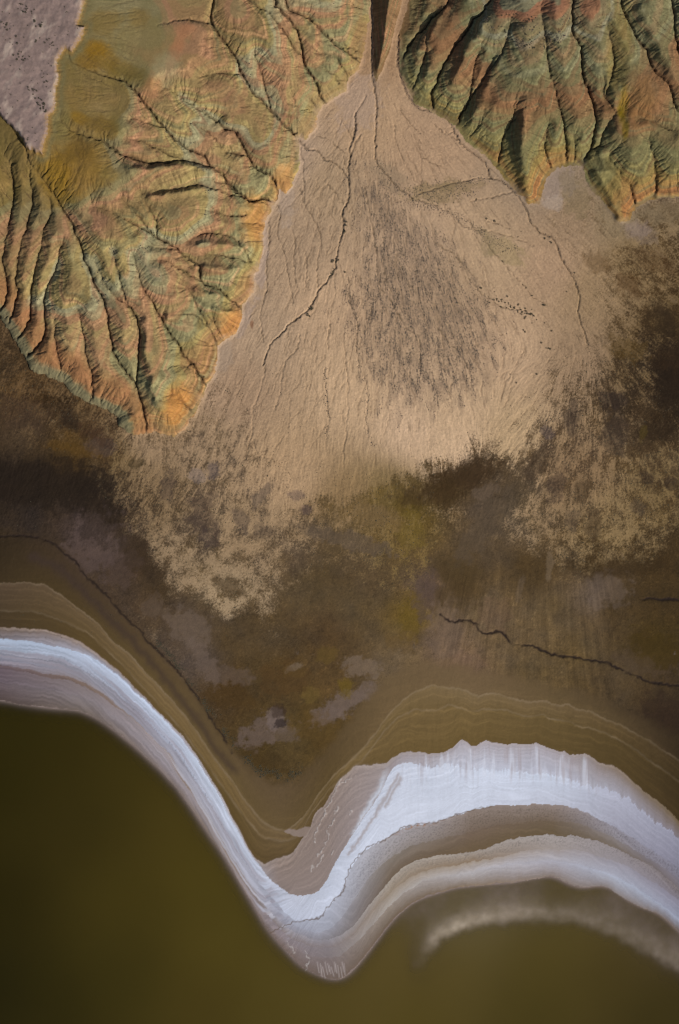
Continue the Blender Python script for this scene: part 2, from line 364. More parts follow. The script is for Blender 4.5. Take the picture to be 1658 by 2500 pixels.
# colours (sRGB, vignette darkening painted in towards both sides): for each interval between strand lines a top and a bottom colour at some x
CX = [0, 200, 400, 550, 680, 800, 950, 1150, 1350, 1500, 1658]
SH = [
 # K0-K1
 ([(44,33,18),(66,50,38),(84,66,42),(90,72,46),(92,74,52),(84,66,38),(102,83,56),(106,85,60),(94,76,48),(76,60,38),(52,39,22)],
  [(58,45,24),(74,58,28),(94,76,40),(98,80,44),(96,78,46),(88,70,36),(104,84,54),(108,88,60),(96,78,48),(82,66,40),(54,40,22)]),
 # K1-K2
 ([(78,62,48),(96,78,54),(112,92,60),(106,86,50),(104,86,58),(98,80,46),(112,92,58),(116,97,66),(106,87,58),(90,72,42),(62,47,24)],
  [(70,56,38),(90,72,42),(104,84,48),(100,80,42),(100,81,52),(92,74,40),(104,85,48),(108,88,52),(98,80,46),(84,66,34),(58,44,18)]),
 # K2-K3
 ([(66,52,32),(84,66,34),(98,78,42),(92,74,34),(96,78,50),(90,72,38),(106,86,50),(108,88,50),(96,78,42),(82,65,32),(58,44,18)],
  [(66,52,32),(82,65,32),(94,75,36),(88,69,28),(88,70,40),(92,73,40),(102,82,42),(102,82,40),(92,74,36),(80,63,28),(62,47,20)]),
 # K3-K4
 ([(112,94,80),(134,114,98),(150,136,130),(160,150,148),(140,124,114),(138,122,113),(156,144,140),(172,164,168),(166,157,160),(130,112,94),(110,92,64)],
  [(124,118,122),(160,160,172),(170,172,188),(178,182,196),(140,126,120),(142,128,122),(160,150,152),(196,200,214),(186,188,202),(166,164,174),(124,116,122)]),
 # K4-K5
 ([(174,188,208),(184,196,216),(192,202,220),(198,206,222),(190,194,208),(190,196,210),(200,206,220),(208,215,230),(204,212,228),(182,184,200),(144,144,160)],
  [(146,152,166),(156,160,174),(168,172,188),(176,180,194),(184,190,206),(206,212,228),(210,216,230),(206,212,226),(194,198,212),(160,160,174),(134,132,148)]),
 # K5-K6
 ([(132,134,146),(146,146,156),(158,158,170),(160,156,164),(166,170,184),(178,182,196),(176,172,176),(142,128,118),(146,132,124),(150,146,154),(130,128,142)],
  [(128,126,138),(142,138,146),(150,148,158),(172,172,184),(160,162,176),(160,162,174),(150,142,138),(118,102,88),(116,100,84),(142,136,140),(124,120,132)]),
 # K6-K7
 ([(130,126,138),(142,138,144),(150,148,156),(172,172,184),(160,162,176),(154,154,164),(134,124,114),(114,97,82),(110,94,76),(134,126,124),(122,116,126)],
  [(118,108,116),(140,130,130),(164,160,168),(170,168,176),(152,150,160),(132,128,132),(110,94,78),(106,88,64),(104,88,64),(116,104,92),(116,108,112)]),
 # K7-K8
 ([(110,96,100),(124,106,96),(150,136,130),(152,142,138),(158,154,160),(146,142,148),(168,158,146),(166,156,146),(164,156,152),(150,142,142),(122,112,112)],
  [(100,84,88),(120,102,92),(144,126,112),(134,116,100),(136,124,122),(132,122,122),(150,134,116),(138,118,96),(160,150,144),(150,144,148),(128,122,132)]),
 # K8-K9
 ([(104,90,96),(132,120,118),(156,146,148),(152,140,136),(138,128,132),(132,124,126),(156,142,126),(160,146,130),(162,152,148),(154,150,158),(136,132,146)],
  [(104,92,98),(132,122,124),(154,146,150),(148,138,136),(140,128,130),(128,118,118),(170,162,154),(178,172,172),(174,172,180),(170,172,186),(148,152,170)]),
 # K9-K10
 ([(102,90,94),(130,121,122),(154,145,150),(146,136,136),(138,126,126),(126,114,112),(150,138,126),(182,178,180),(176,174,184),(176,182,198),(152,158,176)],
  [(86,72,68),(112,100,92),(126,112,104),(118,102,86),(116,100,92),(110,95,86),(112,95,78),(132,114,94),(136,122,112),(138,128,124),(110,98,92)]),
]

DARK_PTS = [(0,1180,34,25,17),(100,1180,36,27,18),(200,1200,36,27,18),(280,1270,44,33,22),(60,1270,48,38,30),(200,1290,70,56,48),(260,1330,76,62,54),(320,1370,62,47,32),
 (0,1350,50,38,22),(120,1400,60,47,22),(380,1440,66,51,32),(330,1460,70,55,40),(450,1520,84,68,52),(480,1600,84,70,58),(560,1560,78,62,40),(650,1540,80,64,42),(560,1680,68,50,26),
 (620,1640,80,62,34),(700,1640,78,60,34),(800,1540,78,60,38),(800,1620,84,64,36),(640,1820,70,54,26),(700,1800,82,66,38),(760,1780,80,62,30),(860,1480,84,68,44),(900,1400,82,66,46),
 (760,1440,84,68,44),(950,1300,98,78,44),(1010,1500,98,78,30),(1040,1440,88,70,56),(1080,1560,106,86,68),(980,1620,104,86,62),(1180,1500,102,84,60),(1130,1420,80,62,36),(1120,1620,112,90,68),
 (1250,1560,102,83,57),(1350,1500,99,81,55),(1450,1450,99,83,67),(1400,1600,92,74,46),(1300,1650,96,78,50),(1500,1480,74,57,32),(1600,1450,66,50,26),(1600,1560,64,49,20),(1500,1640,82,66,44),
 (1620,1680,62,48,30),(1640,1760,52,38,24),(1300,1390,74,57,32),(1450,1380,62,46,22),(1600,1360,58,43,22),(1250,1250,84,70,52),(1200,1330,84,68,48),(1180,1250,88,72,54),(1100,1200,64,48,24),
 (1000,1260,94,75,30),(930,1250,104,84,50),(1150,1150,62,46,28),(1500,1000,56,42,26),(1600,900,40,28,16),(1600,700,64,47,26),(1640,1000,46,33,18),(1560,1150,74,57,36),(1400,1100,78,61,44),
 (500,1200,82,67,50),(400,1120,84,67,48),(250,1050,66,49,32),(150,980,48,34,18),(60,1000,62,46,30),(60,1060,66,52,36),(180,1090,76,56,26),(30,900,56,42,24),(500,1440,82,66,44),(700,1350,84,68,50),
 (620,1210,88,72,56),(900,1000,120,98,72),(1200,800,120,98,72),(700,800,120,98,72),(1400,600,100,78,50),(900,500,110,90,66),(1200,500,110,90,66)]  # mud tones; vignette darkening is built into those near the edges
PALE_PTS = [(915,100,150,120,88),(915,300,168,140,108),(800,450,160,136,106),(700,600,160,136,108),(640,800,164,140,112),(570,950,158,132,104),(800,750,178,150,118),(850,950,184,156,122),
 (1000,1050,190,162,130),(1100,1000,188,160,126),(1250,850,180,152,120),(1200,620,172,146,114),(1350,650,166,138,108),(1050,330,166,138,108),(1400,540,148,124,96),(1350,430,146,128,106),
 (1500,520,128,112,84),(1450,700,148,124,92),(1420,880,146,122,94),(1550,650,130,108,74),(1640,800,96,78,48),(1550,900,110,90,60),(1400,1150,132,108,78),(1500,1300,136,114,78),(1620,1200,118,98,64),
 (700,1150,170,142,108),(500,1100,152,128,98),(600,1300,152,128,96),(550,1460,160,138,106),(450,1380,148,126,96),(380,1200,128,106,76),(360,1080,150,126,96),(850,1230,134,110,76),(950,1200,122,102,66),
 (1000,1340,126,104,58),(1250,1080,176,150,114),(1110,1100,192,164,130),(200,1000,110,88,58),(60,950,96,74,46),(280,1120,112,92,60),(1000,600,172,146,116),(480,850,168,145,120),(700,400,165,142,118),
 (1000,1600,120,98,70),(600,1700,110,90,66),(200,1400,90,72,50)]
P_PTS = [(915,300,1),(800,500,1),(700,700,1),(620,900,1),(800,900,1),(1000,900,1),(1200,800,1),(1300,650,1),(1150,550,1),(1050,380,1),(1000,1100,1.0),(850,1130,.95),(700,1060,.95),(1200,1000,1),
 (1250,900,1),(1350,750,1),(1100,1080,1),(740,340,1),(560,1000,.75),(520,1080,.62),(480,1000,.62),(640,1150,.65),(700,1190,.66),(760,1175,1),(820,1185,.95),(700,1195,.85),(790,1235,.35),(870,1165,1),(930,1150,1),(1400,700,.85),(1430,620,.75),(1400,560,.8),
 (1480,520,.7),(1440,780,.78),(1430,870,.75),(1560,650,.5),(1600,800,.28),(1640,900,.05),(1560,900,.38),(1530,780,.55),(1500,720,.6),(1640,600,.45),(1650,540,.5),(1520,1000,.25),(1600,1050,.2),
 (1640,1150,.42),(1600,1250,.52),(1500,1300,.6),(1480,1200,.58),(1420,1100,.5),(1400,1250,.58),(1350,1150,.55),(1300,1250,.5),(1330,1050,.4),(1290,1130,.25),(1250,1200,.05),(1430,960,.5),(1500,930,.4),
 (1290,1310,.35),(1470,1350,.4),(1400,1320,.45),(1590,1320,.4),(900,1230,.25),(850,1260,.4),(960,1190,.3),(1010,1240,.25),(1090,1190,.02),(1150,1150,.02),(1210,1140,.25),(1180,1230,0),(1120,1330,0),(1100,1270,.3),(1000,1330,.35),
 (920,1320,.35),(1000,1390,.3),(760,1290,.42),(800,1340,.2),(720,1400,.2),(650,1360,.5),(600,1300,.6),(540,1250,.6),(600,1420,.58),(560,1475,.62),(520,1420,.65),(650,1470,.42),(470,1410,.62),(430,1400,.6),
 (400,1340,.6),(360,1280,.56),(330,1200,.5),(300,1230,.3),(300,1150,.5),(380,1150,.6),(450,1180,.58),(500,1180,.45),(480,1290,.36),(560,1160,.6),(350,1090,.65),(440,1080,.62),(250,1150,.25),(200,1060,.15),
 (150,1000,.42),(60,950,.45),(250,1020,.48),(120,950,.5),(200,1010,.48),(100,1060,.2),(30,860,.35),(100,1150,0),(0,1130,0),(200,1170,0),(260,1260,0),(330,1350,0),(380,1420,0),(450,1480,.05),(510,1530,0),(600,1530,.0),(700,1490,.05),(800,1430,.05),
 (850,1480,0),(900,1550,0),(1100,1430,0),(1300,1400,0),(1500,1420,0),(1650,1390,0),(700,1700,0),(1230,1380,0),(1600,1600,-.1),(1640,1750,-.1),(1500,1650,-.1),(1550,1520,-.1),(1400,1550,-.1),(1650,1500,-.1),(200,1330,-.1),(1150,1600,-.1),(1650,1350,.1),(1060,1170,.3),(1130,1110,.65),(1250,1080,.85),(1300,1000,.75)]

def dist_arc(lines, maxd, X, Y):
    """distance to the nearest line and the arc length along it"""
    D = np.full((NV, NU), maxd, F); Sx = np.zeros((NV, NU), F); Tp = np.zeros((NV, NU), F); base = 0.0
    for ln in lines:
        c = catmull(ln, 2); base += 997.0; b0 = base
        for p, q in zip(c[:-1], c[1:]):
            i0, i1 = np.searchsorted(UA, [min(p[0], q[0]) - maxd - 14, max(p[0], q[0]) + maxd + 14])
            j0, j1 = np.searchsorted(VA, [min(p[1], q[1]) - maxd - 14, max(p[1], q[1]) + maxd + 14])
            L = math.hypot(q[0] - p[0], q[1] - p[1])
            if i1 > i0 and j1 > j0 and L > 0:
                x = X[j0:j1, i0:i1]; y = Y[j0:j1, i0:i1]
                dx, dy = (q[0] - p[0]) / L, (q[1] - p[1]) / L
                t = np.clip((x - p[0]) * dx + (y - p[1]) * dy, 0, L)
                ex = x - p[0] - t * dx; ey = y - p[1] - t * dy
                d = np.hypot(ex, ey)
                k = d < D[j0:j1, i0:i1]
                D[j0:j1, i0:i1][k] = d[k]
                side = np.where(ex * dy - ey * dx > 0, 400.0, 0.0)
                # lean the rills a little down-valley
                Tp[j0:j1, i0:i1][k] = (base - b0 + t)[k]
                Sx[j0:j1, i0:i1][k] = (base + side + t + np.minimum(d, 60) * -0.45)[k]
            base += L
    return D, Sx, Tp

STRATA_L = [(250,60,140),(350,50,142),(250,150,138),(200,220,145),(280,240,142),(180,330,140),(250,340,132),(130,470,142),(200,440,138),(230,400,134),(330,180,128),(380,90,128),(390,160,116),
 (455,75,110),(420,130,110),(395,190,110),(385,235,110),(340,320,112),(345,370,108),(300,420,118),(280,460,118),(260,525,110),(210,560,110),(155,585,110),(60,530,118),(100,480,125),(30,450,132),(20,560,108),
 (450,165,84),(440,210,82),(400,270,86),(480,230,88),(380,330,92),(430,310,84),(470,330,82),(400,375,98),(370,440,92),(430,430,90),(340,480,96),(300,510,100),(240,600,82),(280,600,82),(200,640,84),(170,660,84),(320,600,84),(150,640,80),
 (500,120,102),(510,200,100),(560,240,100),(540,160,102),(590,260,104),(560,280,96),(500,260,86),(540,330,70),(520,360,52),(560,380,50),(590,330,60),(640,330,104),(660,400,48),(690,350,40),(640,290,102),(690,440,12),(715,400,20),(700,370,30),
 (600,440,30),(570,430,48),(640,460,24),(480,440,86),(520,410,70),(500,500,88),(450,520,92),(420,560,94),(520,490,74),(525,540,70),(500,600,70),(470,610,66),(560,510,40),(570,560,38),(610,500,20),(630,560,4),(640,520,5),(600,600,26),(590,640,30),(560,640,36),(610,680,4),(580,700,5),(540,700,30),(500,690,40),(470,700,42),
 (440,680,56),(430,650,62),(400,720,70),(440,720,54),(370,660,74),(360,690,80),(330,720,70),(300,660,90),(250,680,90),(260,720,88),(200,700,90),(180,740,90),(150,720,84),(220,760,72),(250,790,70),(290,750,68),(290,790,64),(300,820,52),(250,830,50),(240,850,46),(220,870,34),(260,880,36),(310,850,36),(300,890,30),
 (360,800,72),(370,850,70),(375,900,50),(390,850,42),(400,800,44),(420,830,32),(430,790,36),(460,800,30),(480,800,8),(520,800,4),(560,790,4),(540,760,6),(500,740,32),(530,740,28),(450,870,10),(480,850,4),(500,880,2),(420,900,14),(400,930,18),(430,960,4),(450,1000,2),(470,960,2),(400,1000,6),(380,960,28),(370,1020,8),(350,1000,20),
 (140,800,50),(180,800,50),(200,850,40),(150,850,44),(250,930,52),(300,960,50),(30,650,100),(20,700,100),(60,700,90),(100,720,88),(50,620,104),(100,620,100),(70,780,60),
 (560,50,102),(540,40,104),(590,30,120),(620,60,88),(650,90,86),(640,130,84),(680,130,60),(660,170,52),(640,180,60),(690,200,52),(700,170,56),(620,170,84),(610,100,90),(700,30,84),(720,50,84),(700,70,60),(740,60,60),(760,50,52),(780,20,88),(820,15,90),(800,40,56),(850,40,54),(850,80,10),(800,90,12),(880,60,8),(820,70,50),(760,110,54),(780,140,52),(770,160,50),
 (800,180,30),(790,200,32),(830,130,30),(860,150,14),(850,180,12),(820,200,18),(800,220,14),(780,230,10),(740,190,40),(720,210,42),(720,250,36),(740,260,24),(760,280,12),(750,310,8),(690,240,52),(680,270,100),(660,230,96),(890,100,4),(0,300,140),(0,400,138),(120,120,140)]
STRATA_R = [(1000,60,50),(1010,130,40),(1010,170,28),(1000,210,16),(1040,170,34),(1030,210,18),(1050,40,30),(1080,60,40),(1070,100,54),(1100,120,58),(1060,160,50),(1090,170,36),(1080,210,30),(1080,250,14),(1110,220,32),(1120,270,14),(1130,180,54),(1150,140,60),(1100,30,60),
 (1170,170,58),(1200,200,56),(1230,220,56),(1160,230,50),(1170,270,34),(1200,290,30),(1180,330,16),(1220,330,30),(1200,380,8),(1230,250,52),(1180,80,100),(1230,10,130),(1300,10,128),(1380,15,124),(1250,30,120),(1330,38,120),(1420,28,116),(1240,60,110),(1320,70,106),(1380,80,104),(1220,95,100),(1260,108,100),(1320,105,100),
 (1240,130,84),(1300,140,82),(1360,130,84),(1400,140,80),(1250,160,90),(1330,160,92),(1400,155,92),(1290,190,72),(1350,190,70),(1400,190,66),(1300,215,58),(1360,220,54),(1410,220,54),(1330,245,50),(1300,265,50),(1380,260,48),(1420,270,48),(1290,300,46),(1340,290,30),(1380,300,28),(1430,310,28),(1300,340,24),(1340,340,20),(1400,350,24),
 (1310,380,10),(1340,380,6),(1380,380,4),(1290,430,4),(1300,460,2),(1280,400,20),(1450,60,112),(1480,100,90),(1460,150,84),(1480,190,80),(1500,130,92),(1450,200,70),(1460,250,50),(1480,270,54),(1490,230,72),(1540,120,94),(1530,180,60),(1570,200,52),(1560,250,50),(1580,300,54),(1530,300,48),(1500,310,32),(1500,360,28),(1480,400,26),
 (1520,400,22),(1540,430,12),(1500,460,8),(1530,500,2),(1560,470,6),(1590,450,14),(1560,400,24),(1600,350,34),(1620,380,28),(1640,300,40),(1640,430,12),(1600,470,4),(1650,460,4),(1600,140,70),(1620,120,56),(1640,150,54),(1600,60,80),(1580,80,84),(1550,40,90),(1640,30,90)]

# ------------------------------------------------------------------ warps and distances
W1u = 7 * fbm(U / 34, V / 34, 1, 3); W1v = 7 * fbm(U / 34, V / 34, 5, 3)
XW, YW = U + W1u, V + W1v
W2u = 2.5 * pn(U / 9, V / 9, 9); W2v = 2.5 * pn(U / 9, V / 9, 11)
XF, YF = U + 0.45 * W1u + W2u, V + 0.45 * W1v + W2v

KG = np.stack([np.interp(UA, XS, k) for k in KY]).astype(F)          # (11, NU)
KG[:, UA > XS[-1]] = KG[:, [np.searchsorted(UA, XS[-1]) - 1]]; KG[:, UA < XS[0]] = KG[:, [np.searchsorted(UA, XS[0])]]

inL = inside(HILL_L, U + 0.7 * W1u + W2u, V + 0.7 * W1v + W2v); inR = inside(HILL_R, U + 0.7 * W1u + W2u, V + 0.7 * W1v + W2v)
inM = inside(HILL_M, U + 0.3 * W1u, V + 0.3 * W1v); inM &= ~(inL | inR)
inP = inside(PLATEAU, U + 0.35 * W1u + W2u, V + 0.35 * W1v + W2v)
hill = inL | inR | inM
JH = int(np.searchsorted(VA, 1120))                                   # rows that can hold hills

def close(poly): return list(poly) + [poly[0]]
toeL = dist_lines([HILL_L], 760, U + 0.7 * W1u + W2u, V + 0.7 * W1v + W2v, False)
toeR = dist_lines([HILL_R], 640, U + 0.7 * W1u + W2u, V + 0.7 * W1v + W2v, False)
toeM = dist_lines([HILL_M], 100, U, V, False)
toe = np.where(inL, toeL, np.where(inR, toeR, np.where(inM, toeM, 0)))
toe_out = np.minimum(np.minimum(toeL, toeR), toeM)
gb, garc, gt = dist_arc(G_BIG, 110, U + 0.6 * W1u + W2u, V + 0.6 * W1v + W2v)
gs, _, gst = dist_arc(G_SMALL, 60, XF, YF)
gtw = 0.25 + 0.75 * sstep(0, 190, gt); gsw = 0.3 + 0.7 * sstep(0, 70, gst)
pl = dist_lines([PLATEAU], 140, U + 0.35 * W1u + W2u, V + 0.35 * W1v + W2v, False)

# ------------------------------------------------------------------ heights (in map units)
def hinge(x, w): return 0.5 * (x + np.sqrt(x * x + w * w)) - 0.5 * w
shore_d = KG[10][None, :] - V
fan_z = 0.010 * np.clip(shore_d, -200, 2500) + 0.034 * hinge(1230 - V, 260)
land = fan_z.copy()
R = np.where(hill, 0.40 * ((np.maximum(toe, 0) + 20) ** 0.88 - 20 ** 0.88), 0)
mw = dist_lines([[(911, -400), (911, 100), (910, 170), (919, 200)]], 90, U, V, False)
me_ = dist_lines([[(990, -60), (982, 0), (966, 60), (955, 110), (936, 165), (919, 200)]], 90, U, V, False)
R = np.where(inM, np.minimum(1.05 * mw, 1.3 * me_ + 4 * (me_ > 3)), R)
Zreg = blur(fan_z + R, 24, 2)                                       # regional level used to place the map in the world

dg = np.minimum(gb, gs * 1.25 + 5); dg = np.minimum(dg, 0.55 * toe + 1)
ridge = 25 * (1 - np.exp(-dg / 40)) * sstep(0, 55, toe)
ridge = blur(ridge, 1, 2)
CREST = [([(1287, 255), (1275, 287), (1274, 344), (1271, 383), (1276, 421), (1286, 478)], 15, 15), ([(1436, 398), (1462, 438), (1488, 488), (1510, 532)], 13, 14),
         ([(322, 418), (360, 420), (400, 412), (440, 408), (480, 410), (520, 426)], 13, 14), ([(375, 484), (410, 478), (450, 470), (490, 462), (540, 470)], 11, 11),
         ([(490, 600), (520, 606), (560, 600), (600, 605)], 8, 9), ([(500, 655), (540, 662), (580, 660)], 8, 9), ([(480, 712), (520, 724), (560, 728)], 7, 9), ([(524, 758), (545, 764), (570, 764)], 9, 8),
         ([(412, 775), (440, 768), (480, 774), (505, 800)], 8, 10), ([(376, 930), (372, 955), (385, 985), (410, 1015)], 8, 10), ([(355, 790), (362, 830), (360, 870), (372, 905)], 8, 10), ([(400, 405), (430, 450), (450, 470)], 0.1, 9),
         ([(560, 300), (590, 330), (640, 385), (668, 420)], 8, 14), ([(600, 210), (640, 262), (690, 305)], 5, 12), ([(430, 55), (480, 66), (512, 80)], 8, 9), ([(640, 80), (690, 160), (740, 220)], 8, 18), ([(770, 60), (820, 118), (870, 148)], 7, 14),
         ([(1085, 20), (1060, 70), (1040, 120)], 10, 12), ([(1180, 60), (1140, 140), (1108, 200)], 9, 14), ([(1215, 150), (1180, 230), (1150, 300)], 8, 13), ([(1560, 30), (1590, 90), (1640, 190)], 9, 14), ([(1470, 180), (1500, 250), (1500, 330)], 8, 14)]
for ln, a_, w_ in CREST:
    ridge = ridge + a_ * line_mask([ln], U + 0.8 * W1u, V + 0.8 * W1v, w_, w_)
rl = 0.55 * pn(garc / 5.5, gb / 60, 171) + 0.45 * pn(garc / 11, gb / 90, 172)
rw = sstep(2, 12, gb) * sstep(110, 60, gb) * sstep(2, 14, toe)
rthin = np.clip(1 - np.abs(pn(garc / 7.0, gb / 160, 173)) * 5.0, 0, 1) + 0.8 * np.clip(1 - np.abs(pn(garc / 3.6 + 31, gb / 90, 174)) * 3.6, 0, 1)
rthin = rthin * rw * sstep(-0.45, 0.25, fbm(U / 60, V / 60, 175, 3))
n_h = fbm(U / 70, V / 70, 21, 3)
H = land + np.where(hill, R + np.where(inM, 0, ridge) + n_h * 3.0 * sstep(0, 60, toe), 0)
H = np.where(hill, H + 0.35 * pn(U / 7, V / 7, 77) * sstep(4, 30, toe) + 0.25 * rng.standard_normal(U.shape).astype(F) * sstep(2, 15, toe), H)
ptop = 158 + 0.5 * fbm(U / 80, V / 80, 13, 3) + 1.6 * fbm(U / 22, V / 22, 14, 4) + 0.012 * (300 - V)
sp = np.where(inP, pl, -pl)
H = np.where(inL, np.minimum(H, 149 - 0.10 * np.clip(-sp, 0, 200)) , H)
Hup = H.copy()
H = np.where(inP, ptop - 4 * np.exp(-pl / 3.0), H)
# hills skirting the mesa rise to its foot
foot = np.exp(-np.clip(-sp, 0, 400) / 55.0)
H = np.where(inL & ~inP, H + (148 - H) * foot * 0.75, H)

def erode(h, free, iters, Kf, m, seed):
    r = np.random.default_rng(seed)
    ny, nx = h.shape; N = ny * nx
    base = np.arange(N).reshape(ny, nx)
    A = None
    offs = [(-1, 0, 1.0), (1, 0, 1.0), (0, -1, 1.0), (0, 1, 1.0), (-1, -1, 1.414), (-1, 1, 1.414), (1, -1, 1.414), (1, 1, 1.414)]
    for it in range(iters):
        best = np.zeros((ny, nx), F); rec = base.copy(); dd = np.ones((ny, nx), F)
        hp = np.pad(h, 1, mode='edge')
        for dy, dx, L in offs:
            s = (h - hp[1 + dy:1 + dy + ny, 1 + dx:1 + dx + nx]) / L
            sr = s * r.uniform(0.75, 1.25, (ny, nx)).astype(F)
            k = sr > best
            k[0, :] = k[-1, :] = False; k[:, 0] = k[:, -1] = False
            best[k] = sr[k]; rec[k] = base[k] + dy * nx + dx; dd[k] = L
        rec[~free] = base[~free]
        rec = rec.ravel(); dd = dd.ravel()
        p = rec.copy(); d = (p != np.arange(N)).astype(np.int32)
        for _ in range(12):
            d = d + d[p]; p = p[p]
        idx = np.argsort(d, kind='stable'); ds = d[idx]
        mx = int(ds[-1]); b = np.searchsorted(ds, np.arange(mx + 2))
        A = np.ones(N, F)
        for l in range(mx, 0, -1):
            i = idx[b[l]:b[l + 1]]
            np.add.at(A, rec[i], A[i])
        hf = h.ravel().copy()
        Fk = Kf * A ** m / dd
        for l in range(1, mx + 1):
            i = idx[b[l]:b[l + 1]]
            hf[i] = (hf[i] + Fk[i] * hf[rec[i]]) / (1 + Fk[i])
        h = hf.reshape(ny, nx)
        hp = np.pad(h, 1, mode='edge')
        lap = hp[:-2, 1:-1] + hp[2:, 1:-1] + hp[1:-1, :-2] + hp[1:-1, 2:] - 4 * h
        h = np.where(free, h + 0.018 * lap, h).astype(F)
    return h, A.reshape(ny, nx)

free = (hill & ~(inP & (pl > 4)))[:JH]
Hh, Acc = erode(H[:JH].astype(F), free, 10, 0.030, 0.5, 3)
H[:JH] = np.where(free, Hh, H[:JH])
Aacc = np.ones_like(H); Aacc[:JH] = np.where(free, Acc, 1)
# rills running down the fall line
Hs = blur(H[:JH], 3, 2)
gv_, gu_ = np.gradient(Hs)
wn1 = rng.standard_normal(Hs.shape).astype(F)
wn2 = blur(rng.standard_normal(Hs.shape).astype(F), 1, 1); wn2 /= wn2.std()
rA, rB = lic([wn1, wn2], -gu_, -gv_, 12)
RA = np.zeros_like(H); RB = np.zeros_like(H); RA[:JH] = rA; RB[:JH] = rB
slope_h = np.zeros_like(H); slope_h[:JH] = np.clip(np.hypot(gu_, gv_) / 0.5, 0, 1)
lw = hill & ~inP
H += np.where(lw, (0.26 * RA + 0.22 * RB) * slope_h * sstep(2, 20, toe), 0)
# incised gully floors and the fine rills that feed them
H -= np.where(hill & ~inP, rthin * 0.45, 0)
H -= np.where(hill & ~inP, 7.5 * gtw * np.exp(-(gb / (1.6 + 1.1 * gtw)) ** 2) * sstep(0, 20, toe) + 4.0 * gsw * np.exp(-(gs / 2.0) ** 2) * sstep(0, 20, toe), 0)

near = np.exp(-((toe + np.where(hill, 0, toe_out)) / 9) ** 2)
Hb = blur(H, 2, 2)
H = np.where(V < 1120, H + (Hb - H) * near * ((U > 300) | hill), H)
# channels of the fan
chm = line_mask(CH_MAIN, XF, YF, 2.6, 1.5) * ~hill
chn = line_mask(CH_MINOR, XF, YF, 1.6, 1.3) * ~hill
bank = line_mask(CRACK_BANK, XF, YF, 2.8, 2.8)
slt = line_mask(CRACK_SALT, U + W2u * 1.5, V + W2v * 1.5, 1.6, 1.4)
th = np.arctan2(U - 915, np.maximum(V - 150, 20)); rr = np.hypot(U - 915, V - 150)
thw = th + 0.016 * fbm(U / 110, V / 110, 41, 3)
th2 = np.arctan2(U - 1430, np.maximum(V - 770, 20)); r2 = np.hypot(U - 1430, V - 770)
th2w = th2 + 0.035 * fbm(U / 70, V / 70, 43, 3)
th3 = np.arctan2(U - 360, np.maximum(V - 1015, 10)); r3 = np.hypot(U - 360, V - 1015)
st1 = 0.5 * pn(thw * 34, rr / 110, 51) + 0.35 * pn(thw * 78, rr / 60, 52) + 0.35 * pn(thw * 150, rr / 36, 53) + 0.30 * pn(thw * 290, rr / 22, 54)
st2 = 0.6 * pn(th2w * 16, r2 / 80, 55) + 0.4 * pn(th2w * 40, r2 / 45, 56) + 0.4 * pn(th2w * 80, r2 / 30, 57) + 0.3 * pn(th2w * 150, r2 / 20, 50)
st3 = 0.6 * pn(th3 * 8, r3 / 50, 58) + 0.4 * pn(th3 * 18, r3 / 30, 59)
zone2 = sstep(840, 900, V) * sstep(1180, 1300, U + 0.25 * (V - 900)) * sstep(1420, 1340, V)
zone3 = np.exp(-(r3 / 85) ** 4)
JF = int(np.searchsorted(VA, 1600))
fu = np.sin(th); fv = np.cos(th)
e2 = sstep(800, 900, V) * sstep(1170, 1300, U + 0.25 * (V - 900))
f2u, f2v = np.sin(th2), np.cos(th2)
e3 = np.exp(-(r3 / 110) ** 4); f3u, f3v = np.sin(th3), np.cos(th3)
ee = sstep(1380, 1480, U - 0.2 * (V - 700)) * (1 - e2)                 # east: wash leaving the hill foot
es = sstep(330, 250, U - 0.2 * (V - 900)) * sstep(700, 800, V)          # south-west foot of the hills
fu = fu * (1 - e2) + f2u * e2; fv = fv * (1 - e2) + f2v * e2
fu = fu * (1 - ee) + 0.72 * ee; fv = fv * (1 - ee) + 0.66 * ee
fu = fu * (1 - es) - 0.35 * es; fv = fv * (1 - es) + 0.9 * es
fu = fu * (1 - e3) + f3u * e3; fv = fv * (1 - e3) + f3v * e3
wob = (0.32 * fbm(U / 46, V / 46, 211, 3) + 0.16 * pn(U / 14, V / 14, 213)) * (0.5 + 0.9 * sstep(850, 1100, V) + 0.5 * ee)
cu = fu * np.cos(wob) - fv * np.sin(wob); cv = fu * np.sin(wob) + fv * np.cos(wob)
n1 = rng.standard_normal(V.shape).astype(F)[:JF]; n2 = blur(rng.standard_normal(V.shape).astype(F)[:JF], 1, 1); n2 /= n2.std(); n3 = blur(rng.standard_normal(V.shape).astype(F)[:JF], 3, 1); n3 /= n3.std()
lA, lB, lC = lic([n1, n2, n3], cu[:JF], cv[:JF], 9)
LA = np.zeros_like(V); LB = np.zeros_like(V); LC = np.zeros_like(V); LA[:JF] = lA; LB[:JF] = lB; LC[:JF] = lC
rw_ = random.Random(11); wander = []
for k in range(120):                                                      # fine washes wandering down the fan
    a = rw_.uniform(-0.62, 0.52); q = rw_.uniform(130, 720)
    x, y = 915 + q * math.sin(a), 150 + q * math.cos(a); ln = [(x, y)]; turn = 0.0
    for t in range(rw_.randint(7, 20)):
        j = int(np.clip(np.searchsorted(VA, y), 0, JF - 1)); i = int(np.clip(np.searchsorted(UA, x), 0, NU - 1))
        turn = 0.6 * turn + rw_.gauss(0, 0.22); c_, s_ = math.cos(turn), math.sin(turn)
        du_, dv_ = float(fu[j, i]), float(fv[j, i]); st_ = rw_.uniform(14, 24)
        x += (du_ * c_ - dv_ * s_) * st_; y += (du_ * s_ + dv_ * c_) * st_
        if hill[j, i] or y > 1150: break
        ln.append((x, y))
    if len(ln) > 4: wander.append(ln)
